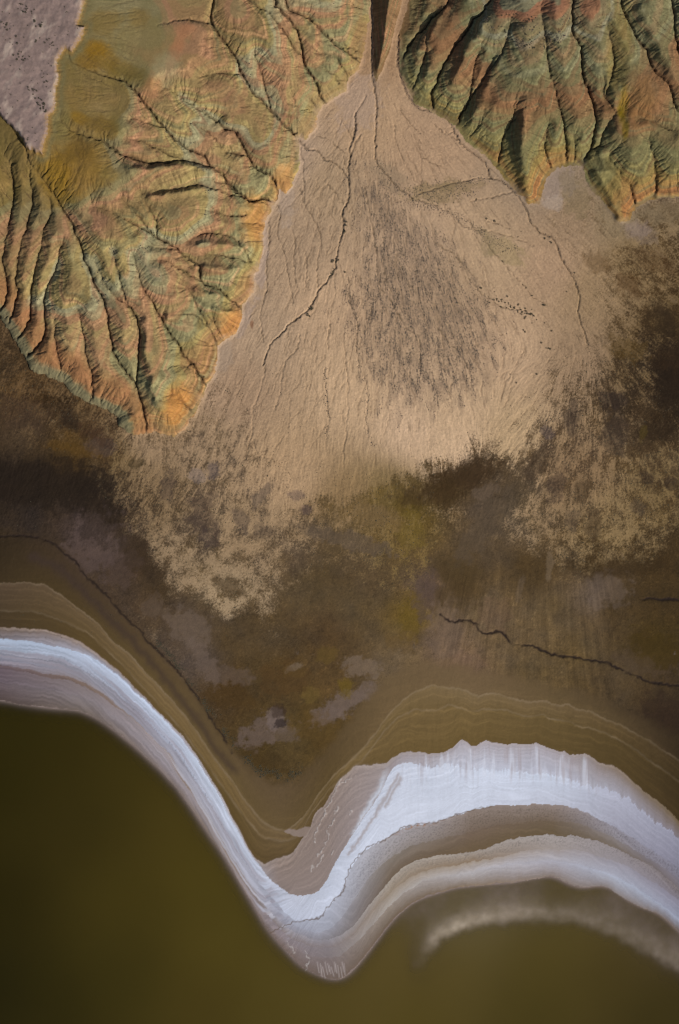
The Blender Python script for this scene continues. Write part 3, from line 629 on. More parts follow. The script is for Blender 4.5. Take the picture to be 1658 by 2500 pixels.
wash = line_mask(wander, XF, YF, 1.1, 1.5) * ~hill * sstep(-.6, .3, fbm(U / 24, V / 24, 281, 2))
H -= wash * 0.8
ST = st1 * (1 - zone2) + st2 * zone2
ST = ST * (1 - zone3) + st3 * zone3

fringe = sstep(880, 1060, V + 0.45 * np.maximum(U - 1250, 0))
ST = (0.55 * ST + 0.10 * LA + (0.10 * LB + 0.10 * LC) * (0.25 + 0.75 * fringe))
fine = fbm(U / 5, V / 5, 61, 2); med = fbm(U / 26, V / 26, 63, 4); big = fbm(U / 130, V / 130, 65, 4)
H -= chm * 3.2 + chn * 1.5
landm = (~hill) & (V < KG[3][None, :])
H += np.where(~hill & (V < 1350), ST * 0.55 + fine * 0.18 + med * 0.25 + 0.05 * LA + 0.03 * LB, 0) * sstep(1400, 1250, V)
H += np.where(landm, med * 0.35 + 0.15 * fine, 0)
H -= bank * 1.6 * landm

# ------------------------------------------------------------------ soil colours
Pf = scattered(P_PTS, 2.0, 300)
DK = scattered(DARK_PTS, 1.8, 900, lin); PA = scattered(PALE_PTS, 1.8, 1500, lin) * np.array([1.05, 1.03, 1.05], F)
edge_amp = 0.12 + 0.55 * np.clip(4 * Pf * (1 - Pf), 0, 1)
mott = fbm(U / 30, V / 30, 71, 5, 0.62); mott2 = fbm(U / 6, V / 6, 73, 2, 0.7)
streaky = sstep(1330, 1200, V)
crumb = pn(U / 4.2, V / 4.2, 74) + 0.8 * rng.standard_normal(V.shape).astype(F) * 0.5
pn_mix = (0.62 * ST * streaky + (0.50 + 0.2 * (1 - streaky)) * mott + 0.30 * mott2 + 0.16 * crumb)
pale = sstep(0.22, 0.78, Pf + edge_amp * pn_mix * 1.15)
hair = np.clip(1 - np.abs(pn(thw * 60, rr / 120, 181)) * 7, 0, 1) * (1 - zone2) + np.clip(1 - np.abs(pn(th2w * 26, r2 / 90, 182)) * 6, 0, 1) * zone2
hair = hair * sstep(850, 980, V + 0.5 * np.maximum(U - 1300, 0)) * streaky * sstep(0.15, 0.4, Pf) * sstep(-0.2, 0.3, mott)
pale = np.clip(pale + 0.45 * hair, 0, 1)
pale = np.where(Pf < 0.03, 0, np.clip(0.72 * pale + 0.28 * sstep(0.05, 0.8, Pf + 0.16 * mott) + 0.10 * crumb * np.clip(4 * Pf * (1 - Pf), 0, 1), 0, 1))
col = mix(DK, PA, pale)
flat = sstep(1500, 1250, V)
col = col * np.clip(1 + (0.036 * LA + 0.018 * LB + 0.05 * fine + 0.03 * crumb) * flat * (0.45 + 0.55 * sstep(0.05, 0.3, Pf)), .5, 1.5)[..., None]
col = mix(col, lin((92, 74, 54)), sstep(1.5, 2.6, -(LA * 0.7 + LB * 0.5)) * sstep(.3, .7, Pf) * flat * 0.40)
col = mix(col, PA * 1.08, sstep(1.3, 2.4, LA * 0.75 + LB * 0.5) * sstep(.2, .45, Pf) * sstep(850, 1000, V + 0.4 * np.maximum(U - 1200, 0)) * flat * 0.6)
col = col * (1 + (0.10 * ST * streaky + 0.05 * fine + 0.06 * med + 0.05 * big) * np.where(Pf > .5, 1, 0.8))[..., None]
# warm and grey shifts of the mud
hue = fbm(U / 55, V / 55, 81, 4)
mudw = (1 - pale)
col = col * (1 + mudw[..., None] * hue[..., None] * np.array([0.16, 0.12, -0.02], F))
col = col * (1 + mudw * 0.22 * fbm(U / 90, V / 90, 83, 5, 0.6))[..., None]

mc = fbm(U / 13, V / 13, 221, 4, 0.7); mc2 = fbm(U / 46, V / 46, 223, 5, 0.65)
fleck = sstep(0.12, 0.42, mc + 0.5 * mc2 - 0.25) * mudw * (V > 900)
mc3 = pn(U / 5.5, V / 5.5, 225) + 0.6 * pn(U / 3.1, V / 3.1, 226)
col = col * (1 + 0.13 * sstep(.25, .7, mc3 + 0.6 * mc2) * mudw * (V > 900) - 0.14 * sstep(.3, .75, -mc3 + 0.5 * mc) * mudw * (V > 900))[..., None]
col = col * (1 + 0.30 * fleck - 0.22 * sstep(0.15, 0.5, -mc - 0.4 * mc2) * mudw * (V > 900) + 0.08 * crumb * mudw)[..., None]
def spot(x, y, rx, ry, rot, seed, amp=0.9, soft=0.28, sc=30):
    c, s = math.cos(rot), math.sin(rot)
    i0, i1 = np.searchsorted(UA, [x - 2.2 * max(rx, ry), x + 2.2 * max(rx, ry)]); j0, j1 = np.searchsorted(VA, [y - 2.2 * max(rx, ry), y + 2.2 * max(rx, ry)])
    u = U[j0:j1, i0:i1]; v = V[j0:j1, i0:i1]
    a = ((u - x) * c + (v - y) * s) / rx; b = (-(u - x) * s + (v - y) * c) / ry
    d = np.hypot(a, b) + amp * fbm(u / sc, v / sc, seed, 5, 0.68)
    return (slice(j0, j1), slice(i0, i1)), sstep(1 + soft, 1 - soft, d)
def paint(x, y, rx, ry, rot, rgb, op=1.0, seed=None, **kw):
    w, m = spot(x, y, rx, ry, rot, seed if seed is not None else int(x * 7 + y), **kw)
    m = m * op * 0.8 * (~hill[w])
    col[w] = col[w] + (lin(rgb) - col[w]) * m[..., None]

for a in [  # stains and crusts on the mud
 (230,1330,60,75,.5,(88,72,66),.7),(300,1390,35,50,.7,(84,68,60),.5),(110,1180,180,58,.1,(34,25,17),.85),(240,1270,50,60,.6,(36,27,18),.6),(330,1340,34,70,-.6,(52,39,24),.6),
 (463,1535,60,42,.6,(104,88,74),.75),(500,1620,22,60,-.5,(104,88,76),.7),(560,1650,60,22,.1,(98,82,70),.6),(370,1480,22,36,.3,(92,76,62),.6),(400,1500,30,12,.4,(92,76,60),.5),
 (883,1628,48,24,.05,(112,95,78),.9),(838,1720,80,24,-.42,(110,94,84),.9),(800,1750,36,18,-.3,(106,90,80),.8),(900,1685,30,20,-.5,(108,92,80),.7),(640,1790,52,30,-.5,(104,88,78),.85),(670,1755,26,26,0,(112,97,90),.85),(700,1795,30,18,0,(104,88,76),.6),
 (680,1735,22,16,0,(56,42,34),.8),(685,1768,13,11,0,(46,36,34),.95),(760,1700,18,24,0,(104,84,40),.6),(845,1680,18,20,0,(106,86,26),.7),(800,1600,34,16,0,(96,76,34),.6),(720,1640,24,16,0,(92,72,36),.5),(715,1630,22,9,-.3,(118,102,84),.7),
 (700,1660,60,40,0,(84,60,30),.5),(560,1700,60,30,0,(72,52,22),.6),(620,1870,80,36,.1,(66,50,24),.75),(780,1780,60,40,.5,(90,68,32),.5),
 (1008,1505,26,64,.1,(100,80,30),.7),(1000,1470,18,36,0,(98,77,28),.4),(985,1570,40,24,0,(96,74,40),.5),(1040,1450,26,60,.05,(84,68,60),.7),(1005,1300,28,50,0,(106,87,36),.65),(940,1215,34,26,0,(106,87,40),.4),(1000,1230,40,20,0,(88,70,26),.6),
 (905,1255,70,26,.3,(112,90,58),.7),(850,1320,110,22,.25,(92,78,64),.7),(1090,1180,60,30,-.3,(58,42,22),.9),(1160,1150,60,30,-.3,(60,44,26),.8),(1030,1215,60,22,0,(64,48,26),.8),
 (1185,1200,34,16,-.3,(96,80,64),.8),(1180,1290,30,110,.62,(84,70,54),.75),(1110,1390,60,30,.3,(76,60,34),.6),(1350,1400,40,36,0,(128,108,80),.0),(1342,1385,9,34,.12,(122,104,82),.5),(1270,1440,8,30,.3,(110,93,74),.4),
 (1480,1440,50,40,.1,(102,86,72),.6),(1090,1530,40,70,0,(110,91,74),.6),(1210,1500,40,44,0,(104,80,62),.4),(1130,1640,50,50,0,(116,90,70),.5),(1600,1590,70,44,.2,(64,49,14),.7),(1560,1620,60,24,.4,(80,64,48),.5),
 (1630,1740,60,40,.5,(48,34,24),.7),(1510,1380,120,26,0,(56,41,20),.6),(1120,1440,60,50,0,(76,59,34),.6),
 (560,1430,40,24,.2,(74,58,38),.85),(490,1250,34,50,.2,(72,58,50),.7),(510,1310,26,34,.3,(66,54,50),.7),(590,1270,20,30,-.5,(76,64,58),.6),(640,1300,26,20,0,(80,66,56),.5),(410,1190,18,40,.2,(66,54,48),.7),(335,1130,18,14,0,(66,54,34),.7),
 (520,1150,16,22,.3,(86,76,76),.7),(480,1160,24,16,0,(130,116,110),.5),(640,1210,14,34,.6,(86,74,66),.7),(720,1210,22,12,0,(88,74,72),.6),(745,1245,14,12,0,(78,64,66),.6),
 (140,1000,60,26,.6,(46,32,16),.7),(170,1030,24,26,0,(40,30,22),.7),(180,1095,70,14,.2,(86,62,24),.7),(60,1010,70,36,.2,(66,50,36),.5),(250,1090,40,24,0,(80,66,60),.5),(240,1060,40,20,.4,(60,40,26),.6),
 (1490,975,36,22,.2,(44,34,28),.85),(1500,1060,32,50,0,(62,50,40),.7),(1400,1020,20,36,.3,(58,47,40),.7),(1335,1055,16,16,0,(74,64,64),.7),(1310,1130,24,50,.5,(62,48,34),.85),(1360,1180,20,44,.2,(62,49,42),.7),(1420,1200,18,40,.2,(58,45,30),.7),(1450,1280,18,40,.05,(62,48,34),.7),
 (1400,1270,20,26,0,(76,63,52),.6),(1640,960,40,60,0,(34,24,14),.8),(1600,1050,40,30,0,(44,32,18),.7),(1570,1060,10,20,0,(96,80,16),.3),(1580,1170,20,16,0,(56,44,34),.7),(1640,1180,18,14,0,(52,40,30),.7),(1560,1240,20,20,0,(64,54,46),.6),
 (1540,700,36,22,.6,(74,50,26),.7),(1600,640,50,30,.4,(74,52,30),.5),(1460,640,30,24,.5,(96,72,44),.6),(1530,850,50,30,.4,(84,64,30),.6),(1620,790,40,40,0,(40,29,15),.6),
 (1560,570,40,20,.4,(140,122,106),.4),
 (1230,610,50,26,.5,(140,124,84),.55),(1060,470,60,24,-.1,(128,110,76),.7),(1120,455,60,14,-.1,(124,106,74),.6),(950,430,26,50,-.7,(128,112,90),.5),(1190,590,20,34,-.4,(122,108,80),.5),
 (875,250,50,70,.2,(164,142,126),.55),(930,180,16,40,.1,(150,124,98),.5),(1350,445,50,40,0,(150,132,118),.8),(1400,470,36,60,-.3,(122,106,76),.6),(1350,495,22,18,0,(168,150,134),.7),(1560,560,26,20,0,(140,122,110),.6),(1620,520,60,26,0,(116,100,76),.6),
 (700,490,20,70,0,(166,146,128),.6),(640,640,12,80,.1,(166,146,134),.6),(600,780,14,40,.4,(164,144,130),.6),(545,880,20,40,.4,(158,138,118),.6),(615,795,4,10,0,(120,76,50),.8),
 ]: paint(*a)

# dark stone and scrub drape of the fan centre
drape_poly = [(890, 450), (930, 470), (980, 530), (1070, 610), (1130, 700), (1180, 770), (1190, 860), (1150, 930), (1080, 960), (960, 970), (915, 900), (880, 800), (868, 730), (905, 660), (918, 600), (905, 540)]
dd_ = dist_lines([close(drape_poly)], 110, XW, YW, False)
sd = np.where(inside(drape_poly, XW, YW), dd_, -dd_)
drape = sstep(-60, 45, sd + 45 * (st1 + 0.35 * mott + 0.4 * LC))
dr2 = np.clip(drape * sstep(-0.95, 0.95, 0.45 * st1 + 0.16 * LA + 0.08 * LB + 0.5 * mott2 + 0.4 * crumb + 0.6 * mott + 0.10), 0, 1)
col = mix(col, lin((108, 92, 78)) * np.ones(3, F), dr2 * 0.70 * ~hill)
# gravelly streaks over the rest of the fan
grav = sstep(0.30, 0.75, st1 + 0.5 * mott2) * pale * 0.20
col = mix(col, lin((118, 98, 76)), grav)
col = mix(col, lin((70, 58, 42)), np.clip(chm * (0.44 + 0.22 * pn(U / 30, V / 30, 92)) + chn * 0.6 * sstep(-0.5, 0.3, fbm(U / 14, V / 14, 91, 2)), 0, 0.8) * sstep(1000, 860, V - 0.0 * U))
col = mix(col, lin((40, 30, 26)), bank * sstep(-0.35, 0.25, fbm(U / 40, V / 40, 93, 3)) * 0.9 * landm)
col = mix(col, lin((104, 84, 62)), wash * 0.38)
# colluvium at the toe of the hills
tl = np.exp(-toe_out / 12.0) * ~hill * sstep(1000, 800, V) * (U > 480) * 0.2
col = mix(col, lin((160, 138, 118)), tl)

# ---- streaked wash on the flats east of the centre
ws = sstep(1050, 1100, U) * sstep(1540, 1480, U) * sstep(1360, 1440, V) * sstep(1760, 1660, V)
vsp = np.clip(V - 1300, 0, 600)
vs = pn((U - 1330) / (8 + vsp * 0.016), V / 160, 95) * 0.6 + pn((U - 1330) / (3.6 + vsp * 0.004), V / 110, 96) * 0.5
col = col * (1 + ws * vs * 0.34)[..., None]

# ---- strand and salt
def xcol(rows):
    c = lin(rows); out = np.stack([np.interp(UA, CX, c[:, k]) for k in range(3)], -1)
    return out.astype(F)
rag = 2.5 * pn(U / 14, V / 30, 101) + 1.4 * pn(U / 5, V / 12, 102)
vert = pn(U / 7, V / 90, 103) * 0.5 + pn(U / 18, V / 140, 104) * 0.6
slope = np.gradient(KG[6], UA)[None, :]
vq = V + rag + 3.2 * pn(U / 60, V / 60, 107) * sstep(1500, 1600, V) + (13 * vert + 5 * pn(U / 3.5, V / 40, 105)) * np.exp(-((V - KG[4][None, :]) / 16) ** 2) * sstep(980, 1040, U)
t_idx = np.zeros_like(V); shore = np.zeros(V.shape + (3,), F)
for i, (a, b) in enumerate(SH):
    y0 = KG[i][None, :]; y1 = KG[i + 1][None, :]
    m = (vq >= y0) & (vq < y1)
    f = np.clip((vq - y0) / np.maximum(y1 - y0, 1), 0, 1)
    ca, cb = xcol(a), xcol(b)
    c = ca[None] + (cb - ca)[None] * f[..., None]
    shore[m] = c[m]; t_idx[m] = (i + f)[m]
m = vq < KG[0][None, :]
shore[m] = np.broadcast_to(xcol(SH[0][0])[None], shore.shape)[m]
below = vq >= KG[10][None, :]
bedc = lin((124, 110, 104))
shore[below] = bedc
t_idx[below] = 10 + np.clip((vq - KG[10][None, :])[below] / 100, 0, 4)
# along-strand striation: noise that is stretched along the strand lines
arc = np.interp(UA, XS, np.concatenate([[0], np.cumsum(np.hypot(np.diff(XS), np.diff(KY[6])))])).astype(F)[None, :] + 0 * V
tf = np.zeros_like(V)
wid = np.stack([KG[i + 1] - KG[i] for i in range(10)])
cosl = 1 / np.sqrt(1 + slope ** 2)
for i in range(10):
    m = (t_idx >= i) & (t_idx < i + 1)
    off = (KG[i] - KG[3])[None, :] * cosl
    tf = np.where(m, off * 0.35 + 26 * i + (t_idx - i) * np.clip(wid[i][None, :] * cosl, 0, 90) * 0.5, tf)
stri = pn(tf / 3.2, arc / 130, 111) * 0.55 + pn(tf / 8, arc / 220, 112) * 0.55 + pn(tf / 1.6, arc / 60, 113) * 0.35
salt = sstep(2.97, 3.03, t_idx)
crust = fbm(U / 6, V / 6, 115, 3, 0.65)
sm = 1 + (0.06 * stri * (1 - salt) + 0.085 * stri * salt) + 0.045 * crust
sm = sm + 0.055 * vert * sstep(0.9, 1.2, t_idx) * sstep(5.6, 5.0, t_idx) * sstep(930, 1000, U)
shore = shore * sm[..., None]
lum = shore.mean(-1, keepdims=True)
shore = np.where((t_idx < 3)[..., None], shore * 0.68 + 0.32 * lum * lin((104, 86, 62)) / lin((104, 86, 62)).mean(), shore)
shore = np.where((t_idx < 3)[..., None], shore * 1.06, shore)
tl1 = np.clip(1 - np.abs(pn(tf / 7.0, arc / 420, 241)) * 7, 0, 1) * 0.20 + np.clip(1 - np.abs(pn(tf / 3.6, arc / 260, 242)) * 6, 0, 1) * 0.12
shore = shore * (1 + 0.7 * tl1 * sstep(0.5, 1.0, t_idx) * sstep(0.0, 0.5, 0.5 + pn(arc / 120, tf / 40, 243)) * (t_idx < 3) )[..., None]
shore = shore * (1 + (0.5 * tl1 - 0.04) * salt)[..., None]
# pale strand lines
for i, s in ((1, 0.38), (2, 0.32)):
    d = np.abs(vq - KG[i][None, :] - 2.5) * cosl
    shore = mix(shore, lin((140, 122, 98)) * np.interp(UA, [0, 300, 1350, 1658], [.72, .95, 1.0, .55]).astype(F)[None, :, None], np.clip(1.15 * s * np.exp(-(d / 2.4) ** 2) * (0.75 + 0.6 * pn(arc / 40, arc * 0, 117 + i)), 0, 1))
for k, (off, s) in enumerate(((14, .16), (34, .2), (52, .14), (70, .10))):
    yy = (KG[1] + (KG[3] - KG[1]) * off / 90)[None, :] + 3 * pn(arc / 60, arc * 0 + k * 7.7, 121)
    d = np.abs(vq - yy) * cosl
    shore = shore * (1 + s * np.exp(-(d / 2.2) ** 2) * (U > 0))[..., None]
gxv = U / 11 + 0.5 * pn(U / 9, V / 9, 251); gyv = V / 11 + 0.5 * pn(U / 9, V / 9, 252)
f1 = np.full(V.shape, 9, F); f2 = f1.copy(); sv = V > 1500
cx0 = np.floor(gxv); cy0 = np.floor(gyv)
for a in (-1, 0, 1):
    for b in (-1, 0, 1):
        cx = cx0 + a; cy = cy0 + b
        hh = np.sin(cx * 127.1 + cy * 311.7) * 43758.5; h2 = np.sin(cx * 269.5 + cy * 183.3) * 24634.6
        d = np.hypot(cx + (hh - np.floor(hh)) - gxv, cy + (h2 - np.floor(h2)) - gyv)
        f2 = np.minimum(f2, np.maximum(f1, d)); f1 = np.minimum(f1, d)
poly = np.clip(1 - (f2 - f1) * 7, 0, 1)
pz = (np.exp(-((t_idx - 7.35) / 0.4) ** 2) * sstep(950, 1050, U) + 0.5 * np.exp(-((t_idx - 5.2) / 0.3) ** 2) * sstep(800, 900, U) + 0.35 * np.exp(-((t_idx - 9.2) / 0.6) ** 2) + 0.25 * np.exp(-((t_idx - 4.4) / 0.4) ** 2)) * sstep(-.4, .3, med)
shore = shore * (1 - 0.30 * poly * pz * salt)[..., None]
# pale rim of the salt, speckled drab band
d3 = np.abs(vq - KG[3][None, :] - 3) * cosl
shore = mix(shore, lin((182, 168, 158)), 0.42 * np.exp(-(d3 / 2.6) ** 2) * (0.6 + 0.5 * pn(arc / 16, arc * 0, 125)) * sstep(1680, 1450, U))
spk = sstep(0.05, 0.5, fbm(U / 4.2, V / 4.2, 127, 2)) * np.clip(sstep(5.0, 5.35, t_idx) * sstep(6.25, 5.7, t_idx) * (sstep(820, 900, U)) + 0.6 * sstep(7.0, 7.05, t_idx) * sstep(8.0, 7.5, t_idx) * sstep(880, 960, U), 0, 1)
shore = shore * (1 - 0.26 * spk)[..., None]
spk2 = sstep(0.2, 0.6, fbm(U / 4, V / 5, 129, 2)) * np.exp(-((t_idx - 5.0 - 0.12 * np.sin(U / 40)) / 0.22) ** 2) * (U < 640) * (U > 90)
shore = shore * (1 - 0.28 * spk2)[..., None]
spk3 = sstep(0.2, 0.6, fbm(U / 4, V / 5, 131, 2)) * np.exp(-((t_idx - 5.2) / 0.3) ** 2) * (U > 1440)
shore = shore * (1 - 0.2 * spk3)[..., None]
tong = sstep(0.05, 0.55, pn(U / 9, V / 130, 201) * 0.7 + pn(U / 24, V / 200, 202) * 0.6 + 0.25 * (t_idx - 3.5)) * sstep(3.0, 3.25, t_idx) * sstep(4.3, 4.0, t_idx) * sstep(960, 1010, U) * sstep(1480, 1440, U)
shore = mix(shore, lin((212, 216, 228)), tong * 0.45)
drab = sstep(0.1, 0.6, pn(U / 11 + 40, V / 150, 203) * 0.8 + 0.4 * pn(U / 5, V / 60, 204)) * sstep(3.0, 3.2, t_idx) * sstep(4.5, 3.9, t_idx) * sstep(960, 1010, U) * sstep(1480, 1440, U)
shore = mix(shore, lin((160, 148, 150)), drab * 0.5)
lstr = sstep(0.0, 0.5, pn(tf / 5.0, arc / 260, 205) + 0.4 * pn(tf / 2.2, arc / 120, 206)) * sstep(4.2, 4.6, t_idx) * sstep(7.0, 6.4, t_idx) * sstep(760, 640, U)
shore = mix(shore, lin((150, 142, 150)), lstr * 0.55)
lst2 = sstep(0.1, 0.6, pn(tf / 4.0 + 9, arc / 260, 207)) * sstep(5.6, 6.0, t_idx) * sstep(8.8, 8.2, t_idx) * sstep(760, 640, U) * sstep(230, 380, U)
shore = mix(shore, lin((190, 192, 206)), lst2 * 0.6)
ls3 = pn(tf / 2.6 + 3, arc / 150, 271) + 0.5 * pn(tf / 1.4, arc / 70, 272)
shore = shore * (1 + (0.16 * sstep(.1, .5, ls3) - 0.15 * sstep(.1, .5, -ls3)) * salt * sstep(820, 700, U) * (0.5 + 0.5 * sstep(-.3, .3, pn(arc / 90, tf / 20, 273))))[..., None]
# mauve film west of the big salt bank, with white pressure ridges
film = sstep(3.0, 3.02, t_idx) * sstep(4.0, 3.98, t_idx) * sstep(640, 680, U) * sstep(955, 930, U)
ridges = [[(832, 1902), (818, 1935), (806, 1960), (795, 1976), (796, 1990)], [(796, 1978), (782, 2010), (770, 2038), (768, 2056)], [(826, 1970), (818, 1985)], [(815, 2000), (812, 2012), (803, 2020)], [(798, 2028), (803, 2045), (795, 2060), (785, 2078), (772, 2092)],
          [(858, 1976), (855, 1988)], [(815, 2080), (810, 2086)], [(790, 2085), (780, 2105), (772, 2118)], [(765, 2112), (758, 2130)], [(860, 1900), (846, 1906), (835, 1912)], [(700, 2298), (712, 2312), (720, 2325)], [(743, 2318), (752, 2335), (760, 2344), (750, 2352), (747, 2372)]]
spit = line_mask([[(698, 2029), (712, 2031), (728, 2034), (748, 2030), (768, 2036)]], U + W2u, V + W2v, 5, 15)
shore = mix(shore, lin((140, 124, 114)), sstep(.35, .6, spit) * (t_idx < 3.02) * 0.9)
rdg = line_mask(ridges, U + W2u * 1.6, V + W2v * 1.6, 1.5, 1.1) * sstep(-.7, .2, crust)
shore = mix(shore, lin((196, 190, 186)), rdg * 0.7)
for k, yoff in enumerate((0, 22, 44)):
    p = [(890 - yoff + j * -27, 1850 + yoff * .6 + j * 40) for j in range(7)]
    shore = mix(shore, lin((168, 152, 142)), 0.35 * film * line_mask([p], XF, YF, 2.6, 1.6))
shore = mix(shore, lin((198, 204, 216)), 0.8 * film * line_mask([[(962, 1862), (945, 1890), (925, 1930), (905, 1962), (880, 2005), (862, 2036)]], XF, YF, 9, 5))
shore = mix(shore, lin((158, 146, 144)), 0.7 * line_mask([[(972, 1893), (955, 1925), (930, 1965), (905, 2005), (880, 2045), (850, 2085)], [(978, 1900), (962, 1930), (940, 1968)]], XF, YF, 5, 4) * (t_idx > 3))
tiny = [[(775 + 5 * j + rng.uniform(-3, 3), 2348 + 4 * (j % 4)), (779 + 5 * j + rng.uniform(-2, 2), 2362 + 4 * (j % 4) + rng.uniform(0, 16))] for j in range(14)]
shore = mix(shore, lin((180, 170, 168)), 0.5 * line_mask(tiny, U, V, 1.3, 1.0))
shore = mix(shore, lin((96, 78, 62)), slt * 0.75 * sstep(2.6, 3.1, t_idx))
shore = mix(shore, lin((150, 108, 76)), np.exp(-((U - 1010) / 46) ** 2 - ((V - KG[5][None, :] - 4) / 5) ** 2) * sstep(0.0, 0.4, fbm(U / 8, V / 5, 133, 2)) * 0.8)
inshore = sstep(-22, 22, vq - KG[0][None, :] + 10 * med)
onsh = np.where(V > 1250, inshore, 0)
col = mix(col, shore, onsh)

pb = line_mask([[(80, 1362), (130, 1380), (180, 1420), (230, 1470), (280, 1522), (330, 1572), (380, 1628), (430, 1692), (480, 1756), (530, 1832), (570, 1880)]], XW, YW, 13, 10)
col = mix(col, lin((60, 47, 41)), pb * 0.6)
col = mix(col, lin((36, 27, 23)), bank * sstep(-0.7, 0.0, fbm(U / 40, V / 40, 93, 3)) * 0.75 * (V < KG[1][None, :]))
# submerged bed: a pale sand bar under the east bay
BAR = [(1015, 2345), (1040, 2310), (1075, 2280), (1130, 2254), (1200, 2238), (1290, 2230), (1350, 2234), (1420, 2240), (1500, 2270), (1580, 2310), (1658, 2350), (1740, 2400)]
bar = dist_lines([BAR], 120, XW, YW)
barY = np.interp(UA, [b[0] for b in BAR], [b[1] for b in BAR])[None, :]
bside = np.where(V > barY, 24, 36) * (1 + 0.25 * med)
barm = np.exp(-(bar / bside) ** 2) * (0.6 + 0.4 * sstep(1400, 1200, U)) * (0.85 + 0.3 * big) * sstep(1000, 1065, U)
dw = np.clip((V - KG[10][None, :]) * 1 / np.sqrt(1 + np.gradient(KG[10], UA)[None, :] ** 2), -50, 800)
bed_pale = barm * below
col = mix(col, lin((206, 190, 170)), bed_pale * 0.9)

# ---- hills
# the beds dip and roll: the stratum met at a point follows a structural surface plus the local relief
relief = blur(np.clip(H - fan_z - R - 8, -14, 20), 4, 2)
sL = scattered(STRATA_L, 1.9, 700); sR = scattered(STRATA_R, 1.9, 700)
roll = 1.3 * fbm(U / 60, V / 60, 141, 3) + 0.8 * pn(U / 12, V / 12, 143)
sL = blur(sL, 7, 2); sR = blur(sR, 7, 2)
zs = np.where(inR, sR + 0.75 * relief * sstep(0, 20, toeR), sL + 0.85 * relief * sstep(0, 20, toeL)) + roll
PL = [(-20,146,110,70),(0,150,112,72),(8,154,118,76),(14,152,124,80),(22,152,136,86),(30,144,138,98),(40,136,130,92),(46,150,124,86),(50,158,120,86),(54,152,126,86),(61,154,132,88),(66,158,122,88),(71,158,120,88),(75,150,134,100),(82,150,144,110),(90,152,134,86),(98,140,118,78),(105,144,114,78),(110,152,114,84),(114,136,114,80),(121,120,112,78),(130,116,99,56),(140,122,100,54),(152,118,96,50)]
PR = [(-20,140,94,54),(0,142,97,56),(8,138,108,62),(13,124,106,60),(20,117,109,68),(30,102,99,66),(40,110,98,66),(46,118,92,62),(54,122,88,60),(61,114,89,62),(66,104,96,66),(73,100,98,68),(81,113,111,82),(86,104,102,72),(90,122,108,78),(94,104,101,72),(100,118,116,94),(105,108,100,72),(112,112,100,74),(118,132,92,68),(122,134,92,70),(126,112,108,84),(134,116,116,96)]
def pal(tbl, z):
    t = np.array(tbl, float); c = lin(t[:, 1:])
    c = c * 0.86 + c.mean(0) * 0.14
    k = np.clip(np.searchsorted(t[:, 0], z) - 1, 0, len(t) - 2)           # beds with fairly sharp contacts
    f = np.clip((z - t[k, 0]) / (t[k + 1, 0] - t[k, 0]), 0, 1); f = sstep(0.28, 0.72, f)[..., None]
    return (c[k] * (1 - f) + c[k + 1] * f).astype(F)
JS = slice(0, JH)
hs = hill[JS]
cl = pal(PL, zs[JS]); cr = pal(PR, zs[JS] * 1.0) * np.array([1.17, 1.17, 1.16], F)
hc = np.where(inR[JS][..., None], cr, cl)
hc = np.where(inM[JS][..., None], lin((118, 92, 63)) * np.ones(3, F), hc)
lam = pn(zs[JS] / 2.6, U[JS] / 260, 151) * 0.8 + pn(zs[JS] / 5.5, U[JS] / 300, 152) * 0.5
zb = blur(H, 2, 2)[JS] + 2.2 * fbm(U[JS] / 90, V[JS] / 90, 235, 3) + 0.012 * (U[JS] - 0.6 * V[JS])
l1 = pn(zb / 2.5, U[JS] / 420, 231); l2 = pn(zb / 5.2 + 40, V[JS] / 420, 233); l3 = pn(zb / 1.5 + 9, U[JS] / 300, 237)
low = sstep(124, 108, zs[JS]) * (0.35 + 0.65 * sstep(-.45, .25, fbm(U[JS] / 75, V[JS] / 75, 239, 3)))
hc = mix(hc, np.where(inR[JS][..., None], lin((120, 88, 62)), lin((166, 120, 90))), sstep(0.22, 0.36, l2) * low * 0.42)
hc = mix(hc, np.where(inR[JS][..., None], lin((98, 99, 72)), lin((124, 120, 86))), sstep(0.22, 0.36, -l2) * low * 0.5)
hc = hc * 0.93 * (1 + low * (0.34 * sstep(0.22, 0.36, l1) - 0.20 * sstep(0.25, 0.4, -l1) + 0.10 * l3) + 0.06 * fine[JS] + 0.05 * med[JS])[..., None]
